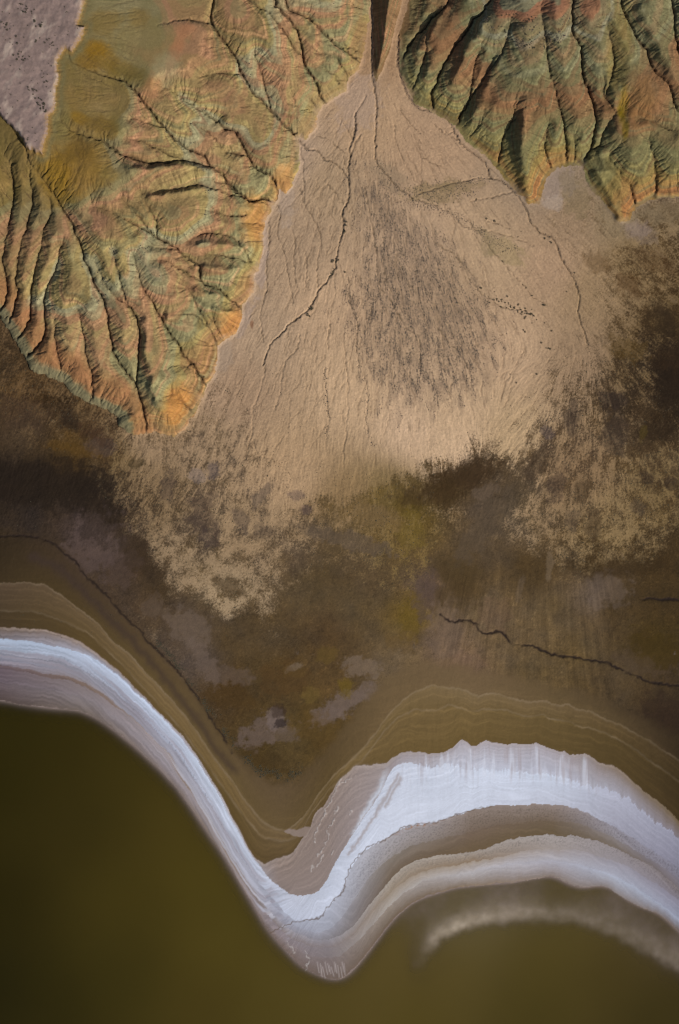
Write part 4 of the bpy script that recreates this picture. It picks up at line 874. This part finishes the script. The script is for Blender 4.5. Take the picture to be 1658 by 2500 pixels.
# greener and yellower weathering of the upper olive beds
oz = fbm(U[JS] / 70, V[JS] / 70, 155, 4)
hc = hc * (1 + (sstep(112, 130, zs[JS]) * inL[JS])[..., None] * oz[..., None] * np.array([.18, .16, .34], F))
for (x, y, rx, ry, rot, rgb, op) in [(735,330,26,60,.5,(146,120,84),.7),(880,110,22,90,0,(138,112,74),.7),(790,240,40,30,-.4,(148,122,84),.6),(845,205,34,24,-.4,(140,118,78),.6),(235,120,34,22,.2,(128,94,22),.8),(215,150,34,20,.3,(120,88,22),.6),(290,165,60,22,.4,(112,88,34),.7),(195,290,22,14,.3,(132,100,28),.6),(245,310,40,24,.3,(104,82,36),.7),(140,440,40,60,0,(128,98,24),.75),(200,420,60,50,.3,(122,92,36),.5),(200,370,50,26,0,(110,84,36),.6),
        (330,190,50,24,.3,(96,84,44),.6),(350,110,80,60,0,(124,104,60),.4),(560,90,20,60,-.3,(110,92,56),.5),(1520,260,12,40,.1,(120,100,18),.9),(1525,320,8,24,.1,(116,96,20),.7),(1510,120,30,120,.1,(124,108,60),.6),(1560,250,40,60,0,(132,96,56),.6),(20,350,40,90,-.4,(92,80,46),.7),(90,520,60,70,-.3,(104,90,60),.5),
        (30,640,40,90,0,(116,92,60),.4),(150,300,20,60,0,(112,104,66),.5),(140,200,18,90,0,(104,98,66),.5),(430,130,16,60,.4,(160,110,76),.7),(455,80,26,20,0,(164,116,82),.7),(375,215,20,40,.3,(152,112,74),.6),(410,170,30,40,.3,(146,140,104),.5),(545,640,50,24,0,(126,116,80),.4),
        (430,990,30,50,.4,(178,122,60),.7),(580,800,40,40,0,(176,120,62),.6),(620,540,30,60,0,(176,124,66),.6),(690,440,26,46,.3,(176,124,74),.6)]:
    w, m = spot(x, y, rx, ry, rot, int(x + 3 * y), amp=.45, soft=.5, sc=26)
    ww = (slice(w[0].start, min(w[0].stop, JH)), w[1])
    m = m[:ww[0].stop - ww[0].start] * op
    hc[ww] = hc[ww] + (lin(rgb) - hc[ww]) * m[..., None]
# the scalloped grey-green foot and the red bed along the south-west front
SWF = [(-200, 660), (-90, 700), (0, 775), (38, 833), (76, 900), (96, 911), (153, 934), (172, 957), (230, 988), (287, 1015), (300, 1045)]
swd = dist_lines([SWF], 130, XW, YW, False)[JS] + 5 * rl[JS]
hc = mix(hc, lin((146, 102, 66)), sstep(100, 60, swd) * sstep(16, 30, swd) * inL[JS] * 0.75)
hc = mix(hc, lin((116, 110, 82)), sstep(30, 16, swd) * inL[JS] * 0.9)
hc = hc * (1 + 0.13 * (rl * rw)[JS])[..., None]
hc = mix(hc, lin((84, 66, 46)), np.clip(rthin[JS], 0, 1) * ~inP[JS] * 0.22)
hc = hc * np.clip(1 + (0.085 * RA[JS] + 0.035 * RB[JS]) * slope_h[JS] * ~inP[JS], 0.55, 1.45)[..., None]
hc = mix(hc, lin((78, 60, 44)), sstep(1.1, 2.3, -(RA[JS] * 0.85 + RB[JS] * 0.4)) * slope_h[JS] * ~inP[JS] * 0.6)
# wash silt, plus shade painted dark, in the rills and gully floors
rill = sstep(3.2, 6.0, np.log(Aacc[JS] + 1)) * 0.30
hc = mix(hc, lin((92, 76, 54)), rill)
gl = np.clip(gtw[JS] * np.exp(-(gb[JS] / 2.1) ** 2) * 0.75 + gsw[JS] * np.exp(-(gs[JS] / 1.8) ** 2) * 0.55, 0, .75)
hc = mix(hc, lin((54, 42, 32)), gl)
# mesa top and its ragged orange rim
pc = lin((132, 113, 105)) * (1 + 0.12 * big[JS] + 0.14 * med[JS] + 0.10 * fine[JS])[..., None]
pst = sstep(0.05, 0.55, fbm((U[JS] + 0.4 * V[JS]) / 34, (V[JS] - 0.3 * U[JS]) / 80, 161, 4))
pc = mix(pc, lin((168, 150, 136)), pst * 0.75)
rim = np.exp(-(np.clip(sp[JS], -60, 60) + 2) ** 2 / 60.0) * sstep(-0.6, 0.2, fbm(U[JS] / 6, V[JS] / 6, 163, 2)) * (U[JS] > 60) * sstep(-60, 30, U[JS] - 60)
hc = np.where(inP[JS][..., None], pc, hc)
hc = mix(hc, lin((134, 106, 62)), rim * 0.75)
hb = np.exp(-((-sp[JS] - 13) / 6.0) ** 2) * ~inP[JS] * inL[JS] * (U[JS] > 90)
hc = mix(hc, lin((106, 98, 66)), hb * 0.6)
face_shade = line_mask([[(330, 402), (375, 406), (420, 400), (470, 400), (505, 414)], [(390, 472), (425, 466), (465, 456), (505, 459)], [(395, 62), (435, 52), (480, 56), (515, 64)]], XW, YW, 8, 8)[JS] \
    + line_mask([[(545, 110), (600, 190), (640, 245), (690, 296)], [(555, 215), (585, 290), (640, 375)], [(560, 285), (600, 340), (650, 395)]], XW, YW, 22, 16)[JS] * 0.55 + line_mask([[(338, 790), (345, 830), (342, 880)], [(500, 592), (540, 592)], [(490, 648), (540, 652)]], XW, YW, 9, 9)[JS] * 0.8
hc = mix(hc, lin((96, 76, 60)), np.clip(face_shade, 0, 1) * 0.6 * inL[JS] * sstep(-.5, .3, med[JS] + 0.4 * RA[JS]))  # shade painted brown on hill faces turned away from the sun
# slope wash and small debris aprons at the hill foot
apr = sstep(15, 1, toe[JS] + 7 * mott[JS] + 4 * fine[JS] - 5 * rl[JS]) * (U[JS] > 300) * 0.55 * sstep(-.1, .35, fbm(U[JS] / 40, V[JS] / 40, 261, 3))
hc = mix(hc, PA[JS] * 0.92, apr)
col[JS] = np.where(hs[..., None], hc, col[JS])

# ---- shore relief and lake bed
zsh = np.interp(t_idx, [0, 1, 2, 3, 3.3, 4, 5, 6, 7, 7.4, 8, 9, 10], [0, 0.2, 0.25, 0.1, 0.5, 0.8, 0.7, 0.2, -0.1, 0.7, 0.35, 0.5, 0.0])
H += np.where(V > 1250, onsh * (zsh + stri * (0.10 + 0.20 * salt) + crust * (0.06 + 0.14 * salt) + vert * 0.12), 0)
H += rdg * 1.0 - slt * 0.9
depth = np.clip(dw, 0, 800) * 0.20
depth = depth + 0.9 * sstep(0, 6, dw) * 0 
east = sstep(930, 1010, U)
depth_e = np.minimum(depth, 1.5 + 1.3 * big + 0.010 * np.clip(dw, 0, 400)) 
past = np.where(V > barY, bar, 0)
depth_e = np.maximum(depth_e, 0) + 0.06 * past * sstep(0, 40, past)
depth = depth * (1 - east) + depth_e * east
depth = depth * (1 - 0.72 * barm * east)
depth = np.maximum(depth + 0.5 * med * sstep(2, 20, dw), 0)
H = np.where(below, -depth - 0.02, np.where(V > 1250, np.maximum(H, 0.03), H))
col = np.clip(col, 0.002, 0.86).astype(F)
print("terrain arrays", round(time.time() - T0, 1))
#==BUILD==
# ------------------------------------------------------------------ map to world
def to_world(u, v, z):
    """map units to metres; the map is drawn for the regional ground level Zreg"""
    return (u - 829) * S, (1250 - v) * S, z * S
kz = 1.0 - (Zreg * S) / CAM_H
WX = ((U - 829) * S * kz).astype(F); WY = ((1250 - V) * S * kz).astype(F); WZ = (H * S).astype(F)

def at(u, v):
    """world position on the ground at a map point"""
    i = int(np.clip(np.searchsorted(UA, u), 1, NU - 1)); j = int(np.clip(np.searchsorted(VA, v), 1, NV - 1))
    tu = (u - UA[i - 1]) / (UA[i] - UA[i - 1]); tv = (v - VA[j - 1]) / (VA[j] - VA[j - 1])
    def b(a): return float((a[j - 1, i - 1] * (1 - tu) + a[j - 1, i] * tu) * (1 - tv) + (a[j, i - 1] * (1 - tu) + a[j, i] * tu) * tv)
    return b(WX), b(WY), b(WZ)

# ------------------------------------------------------------------ materials
def new_mat(name):
    m = bpy.data.materials.new(name); m.use_nodes = True
    nt = m.node_tree
    return m, nt, nt.nodes["Principled BSDF"]

def soil_mat(name, rough, spec, grain, bump, scales=(0.55, 2.2), streak=None):
    m, nt, p = new_mat(name)
    N = nt.nodes.new; Lk = nt.links.new
    at_ = N("ShaderNodeAttribute"); at_.attribute_name = "soil"
    geo = N("ShaderNodeNewGeometry")
    vec = geo.outputs["Position"]
    if streak:
        mp = N("ShaderNodeMapping"); mp.inputs["Scale"].default_value = streak
        Lk(vec, mp.inputs["Vector"]); vec = mp.outputs[0]
    n1 = N("ShaderNodeTexNoise"); n1.inputs["Scale"].default_value = scales[1]; n1.inputs["Detail"].default_value = 5; n1.inputs["Roughness"].default_value = 0.65
    n2 = N("ShaderNodeTexNoise"); n2.inputs["Scale"].default_value = scales[0]; n2.inputs["Detail"].default_value = 6; n2.inputs["Roughness"].default_value = 0.6
    Lk(vec, n1.inputs["Vector"]); Lk(vec, n2.inputs["Vector"])
    add = N("ShaderNodeMath"); add.operation = 'ADD'; Lk(n1.outputs["Fac"], add.inputs[0]); Lk(n2.outputs["Fac"], add.inputs[1])
    mr = N("ShaderNodeMapRange"); mr.inputs["From Min"].default_value = 0.6; mr.inputs["From Max"].default_value = 1.4
    mr.inputs["To Min"].default_value = 1 - grain; mr.inputs["To Max"].default_value = 1 + grain
    Lk(add.outputs[0], mr.inputs["Value"])
    vm = N("ShaderNodeVectorMath"); vm.operation = 'SCALE'
    Lk(at_.outputs["Color"], vm.inputs[0]); Lk(mr.outputs[0], vm.inputs["Scale"])
    Lk(vm.outputs[0], p.inputs["Base Color"])
    p.inputs["Roughness"].default_value = rough
    p.inputs["Specular IOR Level"].default_value = spec
    bp = N("ShaderNodeBump"); bp.inputs["Strength"].default_value = bump; bp.inputs["Distance"].default_value = 0.25
    Lk(add.outputs[0], bp.inputs["Height"]); Lk(bp.outputs[0], p.inputs["Normal"])
    return m

MAT = {
    'clay': soil_mat("badland_clay", 0.95, 0.08, 0.20, 0.3, (0.9, 3.0)),
    'silt': soil_mat("fan_silt", 0.95, 0.08, 0.16, 0.5, (0.8, 3.0)),
    'mud': soil_mat("damp_mud", 0.85, 0.12, 0.16, 0.35, (0.35, 1.8)),
    'strand': soil_mat("strand_mud", 0.85, 0.12, 0.07, 0.2, (0.4, 2.5)),
    'salt': soil_mat("salt_crust", 0.8, 0.15, 0.05, 0.35, (0.9, 3.5)),
}

# ------------------------------------------------------------------ terrain pieces
fan_zone = (blur(pale.astype(F), 10, 2) > 0.42) & (V < 1560)
face_u = 0.25 * (U[:-1, :-1] + U[1:, :-1] + U[:-1, 1:] + U[1:, 1:])
def fm(m): return m[:-1, :-1]
lab = np.full((NV - 1, NU - 1), 5, np.int8)                           # mudflat
lab[fm(fan_zone)] = 4
lab[fm((onsh > 0.5) & (V > 1250))] = 6
lab[fm((t_idx >= 3) & (V > 1400))] = 7
lab[fm(below & (V > 1500))] = 8
lab[fm(inR)] = 2; lab[fm(inM)] = 3; lab[fm(inL)] = 1; lab[fm(inP)] = 0

def props(o, label=None, cat=None, group=None, kind=None):
    if label: o['label'] = label
    if cat: o['category'] = cat
    if group: o['group'] = group
    if kind: o['kind'] = kind
    return o

def grid_mesh(name, sel, mat, x, y, z, attrs):
    ny, nx = z.shape
    jj, ii = np.nonzero(sel)
    a = jj * nx + ii
    q = np.stack([a + nx, a + nx + 1, a + 1, a], 1)                   # counter-clockwise from above
    used = np.zeros(ny * nx, bool); used[q.ravel()] = True
    remap = np.cumsum(used) - 1
    q = remap[q].astype(np.int32)
    co = np.stack([x.ravel()[used], y.ravel()[used], z.ravel()[used]], 1).astype(F)
    me = bpy.data.meshes.new(name)
    me.vertices.add(len(co)); me.vertices.foreach_set("co", co.ravel())
    me.loops.add(q.size); me.loops.foreach_set("vertex_index", q.ravel())
    me.polygons.add(len(q)); me.polygons.foreach_set("loop_start", np.arange(0, q.size, 4, dtype=np.int32))
    me.polygons.foreach_set("use_smooth", np.ones(len(q), bool))
    me.update(calc_edges=True)
    for an, arr in attrs.items():
        if arr.ndim == 3:
            at_ = me.attributes.new(an, 'FLOAT_COLOR', 'POINT')
            c4 = np.ones((len(co), 4), F); c4[:, :3] = arr.reshape(-1, 3)[used]
            at_.data.foreach_set("color", c4.ravel())
        else:
            at_ = me.attributes.new(an, 'FLOAT', 'POINT')
            at_.data.foreach_set("value", arr.ravel()[used].astype(F))
    me.materials.append(mat)
    o = bpy.data.objects.new(name, me)
    scene.collection.objects.link(o)
    return o

for k, name, mt, label, cat in [
    (0, "mesa", 'silt', "pale pinkish grey mesa top dotted with dark shrubs in the top left corner", "mesa"),
    (1, "badland_hills", 'clay', "gullied olive, salmon and orange banded hills below and right of the pale mesa", "hills"),
    (2, "badland_hills", 'clay', "darker green and rust banded hills right of the sandy fan head", "hills"),
    (3, "hill_spur", 'clay', "narrow brown spur with a shaded west face above the neck of the sandy fan", "hill"),
    (4, "alluvial_fan", 'silt', "pale tan fan of sand and silt spreading from between the hills with thin dark channels", "sand fan"),
    (5, "mudflat", 'mud', "dark brown damp mudflat between the sandy fan and the salt shore", "mudflat"),
    (6, "shore", 'strand', "olive brown strand with faint pale shorelines above the white salt", "shore"),
    (7, "salt_bank", 'salt', "winding white and mauve salt banks along the lake edge", "salt bank"),
    (8, "lake_bed", 'salt', "mauve mud and pale sand bar under the murky shallow water", "lake bed")]:
    o = grid_mesh(name, lab == k, MAT[mt], WX, WY, WZ, {"soil": col})
    props(o, label, cat, None, 'structure')

# far plain carrying the ground on to the horizon
m, nt, p = new_mat("far_silt")
nz = nt.nodes.new("ShaderNodeTexNoise"); nz.inputs["Scale"].default_value = 0.004; nz.inputs["Detail"].default_value = 8
tc = nt.nodes.new("ShaderNodeNewGeometry"); nt.links.new(tc.outputs["Position"], nz.inputs["Vector"])
cr_ = nt.nodes.new("ShaderNodeValToRGB"); cr_.color_ramp.elements[0].color = (0.05, 0.034, 0.018, 1); cr_.color_ramp.elements[1].color = (0.24, 0.17, 0.10, 1)
nt.links.new(nz.outputs["Fac"], cr_.inputs[0]); nt.links.new(cr_.outputs[0], p.inputs["Base Color"]); p.inputs["Roughness"].default_value = 0.95
me = bpy.data.meshes.new("ground")
me.from_pydata([(-9000, -9000, -14), (9000, -9000, -14), (9000, 9000, -14), (-9000, 9000, -14)], [], [(0, 1, 2, 3)])
me.materials.append(m)
o = bpy.data.objects.new("ground", me); scene.collection.objects.link(o)
props(o, "wide brown desert plain reaching to the horizon around the lake shore", "ground", None, 'structure')

# ------------------------------------------------------------------ lake water
WATER_PTS = [(0,1800,40,32,4),(0,1900,38,30,2),(150,1850,46,36,6),(200,2000,46,36,8),(300,1900,56,44,12),(420,2000,66,52,18),(500,2150,70,56,18),(560,2300,72,58,20),(300,2200,58,46,12),(300,2400,52,42,10),(0,2200,36,28,2),(0,2400,30,24,2),(150,2450,40,32,4),
             (500,2450,64,50,16),(700,2450,72,58,22),(800,2450,76,60,24),(900,2430,80,64,32),(1000,2400,76,60,26),(960,2330,88,70,40),(1100,2340,76,60,24),(1300,2330,68,54,18),(1300,2420,68,54,20),(1500,2380,62,48,16),(1650,2430,52,40,10),(1600,2480,48,38,8),(1300,2490,60,48,14),(1000,2490,70,56,18),
             (1280,2180,82,66,30),(1200,2200,98,82,60),(1100,2230,104,88,66),(1450,2200,84,68,36),(1600,2300,78,62,40)]
WCOL = scattered(WATER_PTS, 1.8, 14000, lin) * np.array([1.14, 1.26, 1.0], F)  # water tint by place, with vignette darkening painted in at the corners
m, nt, p = new_mat("murky_water")
N = nt.nodes.new; Lk = nt.links.new
a1 = N("ShaderNodeAttribute"); a1.attribute_name = "silt"
a2 = N("ShaderNodeAttribute"); a2.attribute_name = "depth"
geo = N("ShaderNodeNewGeometry")
nz = N("ShaderNodeTexNoise"); nz.inputs["Scale"].default_value = 0.03; nz.inputs["Detail"].default_value = 5; Lk(geo.outputs["Position"], nz.inputs["Vector"])
mr = N("ShaderNodeMapRange"); mr.inputs["From Min"].default_value = 0.3; mr.inputs["From Max"].default_value = 0.7; mr.inputs["To Min"].default_value = 0.97; mr.inputs["To Max"].default_value = 1.03; Lk(nz.outputs["Fac"], mr.inputs["Value"])
vm = N("ShaderNodeVectorMath"); vm.operation = 'SCALE'; Lk(a1.outputs["Color"], vm.inputs[0]); Lk(mr.outputs[0], vm.inputs["Scale"]); Lk(vm.outputs[0], p.inputs["Base Color"])
p.inputs["Roughness"].default_value = 0.2; p.inputs["Specular IOR Level"].default_value = 0.4; p.inputs["IOR"].default_value = 1.33
wv = N("ShaderNodeTexNoise"); wv.inputs["Scale"].default_value = 1.6; wv.inputs["Detail"].default_value = 4; Lk(geo.outputs["Position"], wv.inputs["Vector"])
bp = N("ShaderNodeBump"); bp.inputs["Strength"].default_value = 0.06; bp.inputs["Distance"].default_value = 0.1; Lk(wv.outputs["Fac"], bp.inputs["Height"]); Lk(bp.outputs[0], p.inputs["Normal"])
ml = N("ShaderNodeMath"); ml.operation = 'MULTIPLY'; ml.inputs[1].default_value = -2.3; Lk(a2.outputs["Fac"], ml.inputs[0])
ex = N("ShaderNodeMath"); ex.operation = 'EXPONENT'; Lk(ml.outputs[0], ex.inputs[0])
tr = N("ShaderNodeBsdfTransparent"); mx = N("ShaderNodeMixShader")
Lk(ex.outputs[0], mx.inputs[0]); Lk(p.outputs[0], mx.inputs[1]); Lk(tr.outputs[0], mx.inputs[2])
Lk(mx.outputs[0], nt.nodes["Material Output"].inputs["Surface"])
sj = slice(None, None, 2); 
wet = (depth * below > 0) & (V > 1500)
bw = wet.copy()
for _ in range(1):                                                       # one ring of cells past the water's edge
    bw[1:] |= wet[:-1]; bw[:-1] |= wet[1:]; bw[:, 1:] |= wet[:, :-1]; bw[:, :-1] |= wet[:, 1:]
bw = bw[sj, sj]
o = grid_mesh("lake_water", bw[:-1, :-1], m, WX[sj, sj], WY[sj, sj], np.zeros_like(WX[sj, sj]), {"silt": WCOL[sj, sj], "depth": (depth * below * S)[sj, sj]})
props(o, "murky olive green lake water lapping the salt banks", "water", None, 'structure')

# ------------------------------------------------------------------ shrubs
def plain_mat(name, c0, c1, sc=6.0):
    m, nt, p = new_mat(name)
    nz = nt.nodes.new("ShaderNodeTexNoise"); nz.inputs["Scale"].default_value = sc
    g = nt.nodes.new("ShaderNodeNewGeometry"); nt.links.new(g.outputs["Position"], nz.inputs["Vector"])
    r = nt.nodes.new("ShaderNodeValToRGB"); r.color_ramp.elements[0].color = (*c0, 1); r.color_ramp.elements[1].color = (*c1, 1)
    r.color_ramp.elements[0].position = 0.3; r.color_ramp.elements[1].position = 0.7
    nt.links.new(nz.outputs["Fac"], r.inputs[0]); nt.links.new(r.outputs[0], p.inputs["Base Color"]); p.inputs["Roughness"].default_value = 0.9
    p.inputs["Specular IOR Level"].default_value = 0.1
    return m
LEAF = plain_mat("dry_shrub_leaves", (0.035, 0.033, 0.022), (0.085, 0.075, 0.048))
SCRUB = plain_mat("scrub_and_stone", (0.05, 0.042, 0.034), (0.12, 0.096, 0.076), 0.8)

def shrub_mesh(seed):
    r = random.Random(seed); vs = []; fs = []
    for k in range(34):                                                  # leaf clumps spread through a low dome
        a = r.uniform(0, 6.283); rr_ = 0.5 * math.sqrt(r.random()); zz = (0.12 + 0.55 * r.random()) * (1 - (rr_ / 0.62) ** 2)
        c = np.array([rr_ * math.cos(a), rr_ * math.sin(a), zz]); s_ = r.uniform(0.09, 0.2)
        t1 = np.array([r.gauss(0, 1), r.gauss(0, 1), r.gauss(0, .4)]); t1 /= np.linalg.norm(t1)
        t2 = np.cross(t1, [r.gauss(0, .4), r.gauss(0, .4), 1]); t2 /= np.linalg.norm(t2) + 1e-6
        b = len(vs); vs += [tuple(c - s_ * t1), tuple(c + s_ * .6 * t2), tuple(c + s_ * t1), tuple(c - s_ * .6 * t2)]; fs.append((b, b + 1, b + 2, b + 3))
    for k in range(5):                                                   # stems from the root
        a = k * 1.2566 + r.uniform(-.3, .3); b = len(vs); d = 0.36
        vs += [(0.02, 0, -0.1), (-0.02, 0.01, -0.1), (d * math.cos(a), d * math.sin(a), 0.38)]; fs.append((b, b + 1, b + 2))
    me = bpy.data.meshes.new("shrub"); me.from_pydata(vs, [], fs); me.materials.append(LEAF); me.update()
    return me
SHRUBS = [shrub_mesh(k) for k in range(4)]
rs = random.Random(5)
def plant(u, v, size, label, group):
    o = bpy.data.objects.new("shrub", SHRUBS[rs.randrange(4)])
    scene.collection.objects.link(o)
    x, y, z = at(u, v)
    o.location = (x, y, z - 0.03); o.rotation_euler = (0, 0, rs.uniform(0, 6.283))
    o.scale = (size * rs.uniform(.8, 1.2), size * rs.uniform(.8, 1.2), size * rs.uniform(.7, 1.0))
    props(o, label, "shrub", group)

def mesa_words(v, big_):
    part = "the upper end of the pale mesa top" if v < 125 else "the middle of the pale mesa top" if v < 235 else "the narrow lower end of the pale mesa top"
    return ("larger dark dry shrub on " if big_ else "tiny dark dry shrub on ") + part, ("larger" if big_ else "tiny") + " shrubs on " + part
cl_ = [(8,57),(14,64),(18,60),(42,6),(50,12),(57,16),(62,20),(80,50),(90,57),(95,60),(126,109),(112,101),(130,115),(52,130),(57,145),(60,140),(48,140),(99,245),(103,256),(107,263),(111,270),(117,275),(112,190),(116,200),(75,215),(78,225),(80,230),(37,100),(28,90),(62,335),(70,345),(88,95)]
spots = []
for (x, y) in cl_:
    for k in range(3): spots.append((x + rs.gauss(0, 5), y + rs.gauss(0, 5), rs.uniform(0.5, 1.1)))
while len(spots) < 175:
    u, v = rs.uniform(2, 195), rs.uniform(2, 375)
    spots.append((u, v, rs.uniform(0.4, 0.75)))
n_ = 0
def flag(a, u, v): return bool(a[int(np.searchsorted(VA, v)), int(np.searchsorted(UA, u))])
for u, v, s_ in spots:
    if u > 1 and v > 1 and flag(inP & (pl > 5), u, v): plant(u, v, s_, *mesa_words(v, s_ > 0.75)); n_ += 1

def z5(p): return [(530 + a / 2.6133, 450 + b / 2.6133) for a, b in p]
def z6(p): return [(1058 + a / 2.6133, 450 + b / 2.6133) for a, b in p]
L2, G2_ = "dark round shrub growing along the long winding channel on the left of the sandy fan", "shrubs along the left fan channel"
for u, v in z5([(730,570),(715,590),(738,555),(740,490),(770,485),(757,492),(730,495),(590,840),(578,832),(605,790),(598,795),(825,240),(822,262),(813,300),(808,310),(815,560),(722,585),(745,540)]):
    plant(u, v, rs.uniform(0.9, 1.6), L2, G2_)
L3, G3_ = "small dark shrub scattered on the bare right half of the sandy fan", "shrubs scattered over the right of the fan"
pts3 = z6([(570,640),(590,660),(630,710),(540,770),(560,800),(553,790),(590,810),(620,830),(640,840),(625,825),(600,825),(585,850),(630,885),(710,885),(755,935),(585,940),(575,930),(690,1010),(745,1050),(720,1045),(735,1046),(660,1210),(490,1210),(530,1265),(440,490),(445,430),(750,370),(710,345),(130,115),(275,95),(340,220),(390,235),(415,255),(300,660),(308,662),(710,770),(545,765),(700,770),(850,685),(900,565),(540,335),(560,300)])
row = []
L3b, G3b = "dark shrub in the dotted diagonal row on the right of the sandy fan", "shrubs in the dotted diagonal row of the fan"
for k in range(46):
    a = rs.random(); row.append((1195 + 105 * a + rs.gauss(0, 9), 722 + 50 * a + rs.gauss(0, 7)))
for u, v in row: plant(u, v, rs.uniform(0.45, 0.95), L3b, G3b)
for u, v in pts3: plant(u, v, rs.uniform(0.55, 1.15), L3, G3_)
L4, G4_ = "tiny dark shrub on the pale green beds of the right hills", "shrubs on the pale beds of the right hills"
for k in range(58):
    u, v = rs.choice([(1240, 95), (1225, 75), (1330, 107), (1300, 105), (1210, 20), (1250, 45), (1290, 60), (1345, 95), (1198, 10)]); u += rs.gauss(0, 16); v += rs.gauss(0, 9)
    if v > 2: plant(u, v, rs.uniform(0.5, 1.0), L4, G4_)

# ---- low scrub and stones nobody could count
def scatter(name, pts, smin, smax, mat, label, cat, seed):
    r = np.random.default_rng(seed); n = len(pts)
    fu = np.clip(np.searchsorted(UA, pts[:, 0]), 1, NU - 1); fv = np.clip(np.searchsorted(VA, pts[:, 1]), 1, NV - 1)
    tu = ((pts[:, 0] - UA[fu - 1]) / (UA[fu] - UA[fu - 1])); tv = ((pts[:, 1] - VA[fv - 1]) / (VA[fv] - VA[fv - 1]))
    def b(a): return (a[fv - 1, fu - 1] * (1 - tu) + a[fv - 1, fu] * tu) * (1 - tv) + (a[fv, fu - 1] * (1 - tu) + a[fv, fu] * tu) * tv
    c = np.stack([b(WX), b(WY), b(WZ)], 1)
    s_ = r.uniform(smin, smax, n) * np.exp(r.normal(0, .25, n)); a = r.uniform(0, 6.283, n)
    base = np.array([[1, 0, -.1], [.3, .95, -.1], [-.8, .6, -.1], [-.8, -.6, -.1], [.3, -.95, -.1], [.1, .05, .75]])
    P = base[None] * r.uniform(.65, 1.3, (n, 6, 1)) * s_[:, None, None] * 0.5
    ca, sa = np.cos(a)[:, None], np.sin(a)[:, None]
    X = P[..., 0] * ca - P[..., 1] * sa + c[:, :1]; Y = P[..., 0] * sa + P[..., 1] * ca + c[:, 1:2]; Z = P[..., 2] + c[:, 2:3]
    co = np.stack([X, Y, Z], -1).reshape(-1, 3)
    tri = np.array([[k, (k + 1) % 5, 5] for k in range(5)])
    f = (tri[None] + 6 * np.arange(n)[:, None, None]).reshape(-1, 3)
    me = bpy.data.meshes.new(name)
    me.vertices.add(len(co)); me.vertices.foreach_set("co", co.astype(F).ravel())
    me.loops.add(f.size); me.loops.foreach_set("vertex_index", f.astype(np.int32).ravel())
    me.polygons.add(len(f)); me.polygons.foreach_set("loop_start", np.arange(0, f.size, 3, dtype=np.int32))
    me.update(calc_edges=True); me.materials.append(mat)
    o = bpy.data.objects.new(name, me); scene.collection.objects.link(o)
    props(o, label, cat, None, 'stuff')
    return o
def pick(weight, n, seed):
    """n random map points drawn with the given density"""
    r = np.random.default_rng(seed)
    area = np.gradient(UA)[None, :] * np.gradient(VA)[:, None]
    w = (np.clip(weight, 0, None) * area * (U > -20) * (U < 1680) * (V > -20) * (V < 2520)).ravel()
    i = r.choice(w.size, n, p=w / w.sum())
    return np.stack([U.ravel()[i] + r.uniform(-1, 1, n), V.ravel()[i] + r.uniform(-1, 1, n)], 1)
wd = dr2 * sstep(-0.8, 1.6, LB + 0.7 * LA) * ~hill
scatter("scrub", pick(wd, 20000, 21), 0.16, 0.36, SCRUB, "dark speckled drape of low scrub and stones down the middle of the sandy fan", "scrub", 1)
braid = [[(1000, 470), (1030, 462), (1070, 452), (1130, 446), (1190, 436)], [(1010, 482), (1050, 475), (1100, 462), (1160, 450)], [(1040, 490), (1090, 480), (1150, 470)], [(985, 465), (1000, 490), (1040, 500), (1104, 523)], [(1110, 525), (1165, 561), (1230, 600), (1260, 610)]]
wb = line_mask(braid, XF, YF, 9, 9) + 0.8 * line_mask([CH_MINOR[5], CH_MINOR[6]], XF, YF, 4.5, 5.0) + 0.5 * chm * (V < 900) + 0.4 * line_mask([[(928, 410), (945, 450), (965, 480), (985, 520)]], XF, YF, 16, 12)
scatter("scrub", pick(wb * ~hill, 2600, 22), 0.2, 0.45, SCRUB, "thin lines of dark scrub following the dry channels of the fan", "scrub", 2)
ww_ = np.clip(4 * pale * (1 - pale), 0, 1) * (V > 850) * (V < 1560) * ~hill + 0.25 * pale * (V > 1150) * (V < 1560)
scatter("scrub", pick(ww_, 9000, 23), 0.2, 0.42, LEAF, "dark crumbs of scrub along the ragged lower edge of the pale silt", "scrub", 3)
wk = np.exp(-((V - np.interp(UA, XS, KY[0])[None, :] + 14) / 12) ** 2) * (U > 380) * (U < 740) * sstep(-.2, .3, med)
scatter("scrub", pick(wk, 1500, 24), 0.25, 0.5, LEAF, "dark scrub rimming the point of the mudflat above the strand", "scrub", 4)
wr_ = np.exp(-((zs - 103) / 8) ** 2) * inR * sstep(-.1, .4, mott) * (U < 1440) + 0.5 * inL * sstep(.2, .4, mott) * (np.abs(zs - 83) < 4)
scatter("scrub", pick(wr_, 900, 25), 0.25, 0.55, SCRUB, "specks of dark scrub sprinkled over the pale hill beds", "scrub", 5)
print("built", round(time.time() - T0, 1), n_)
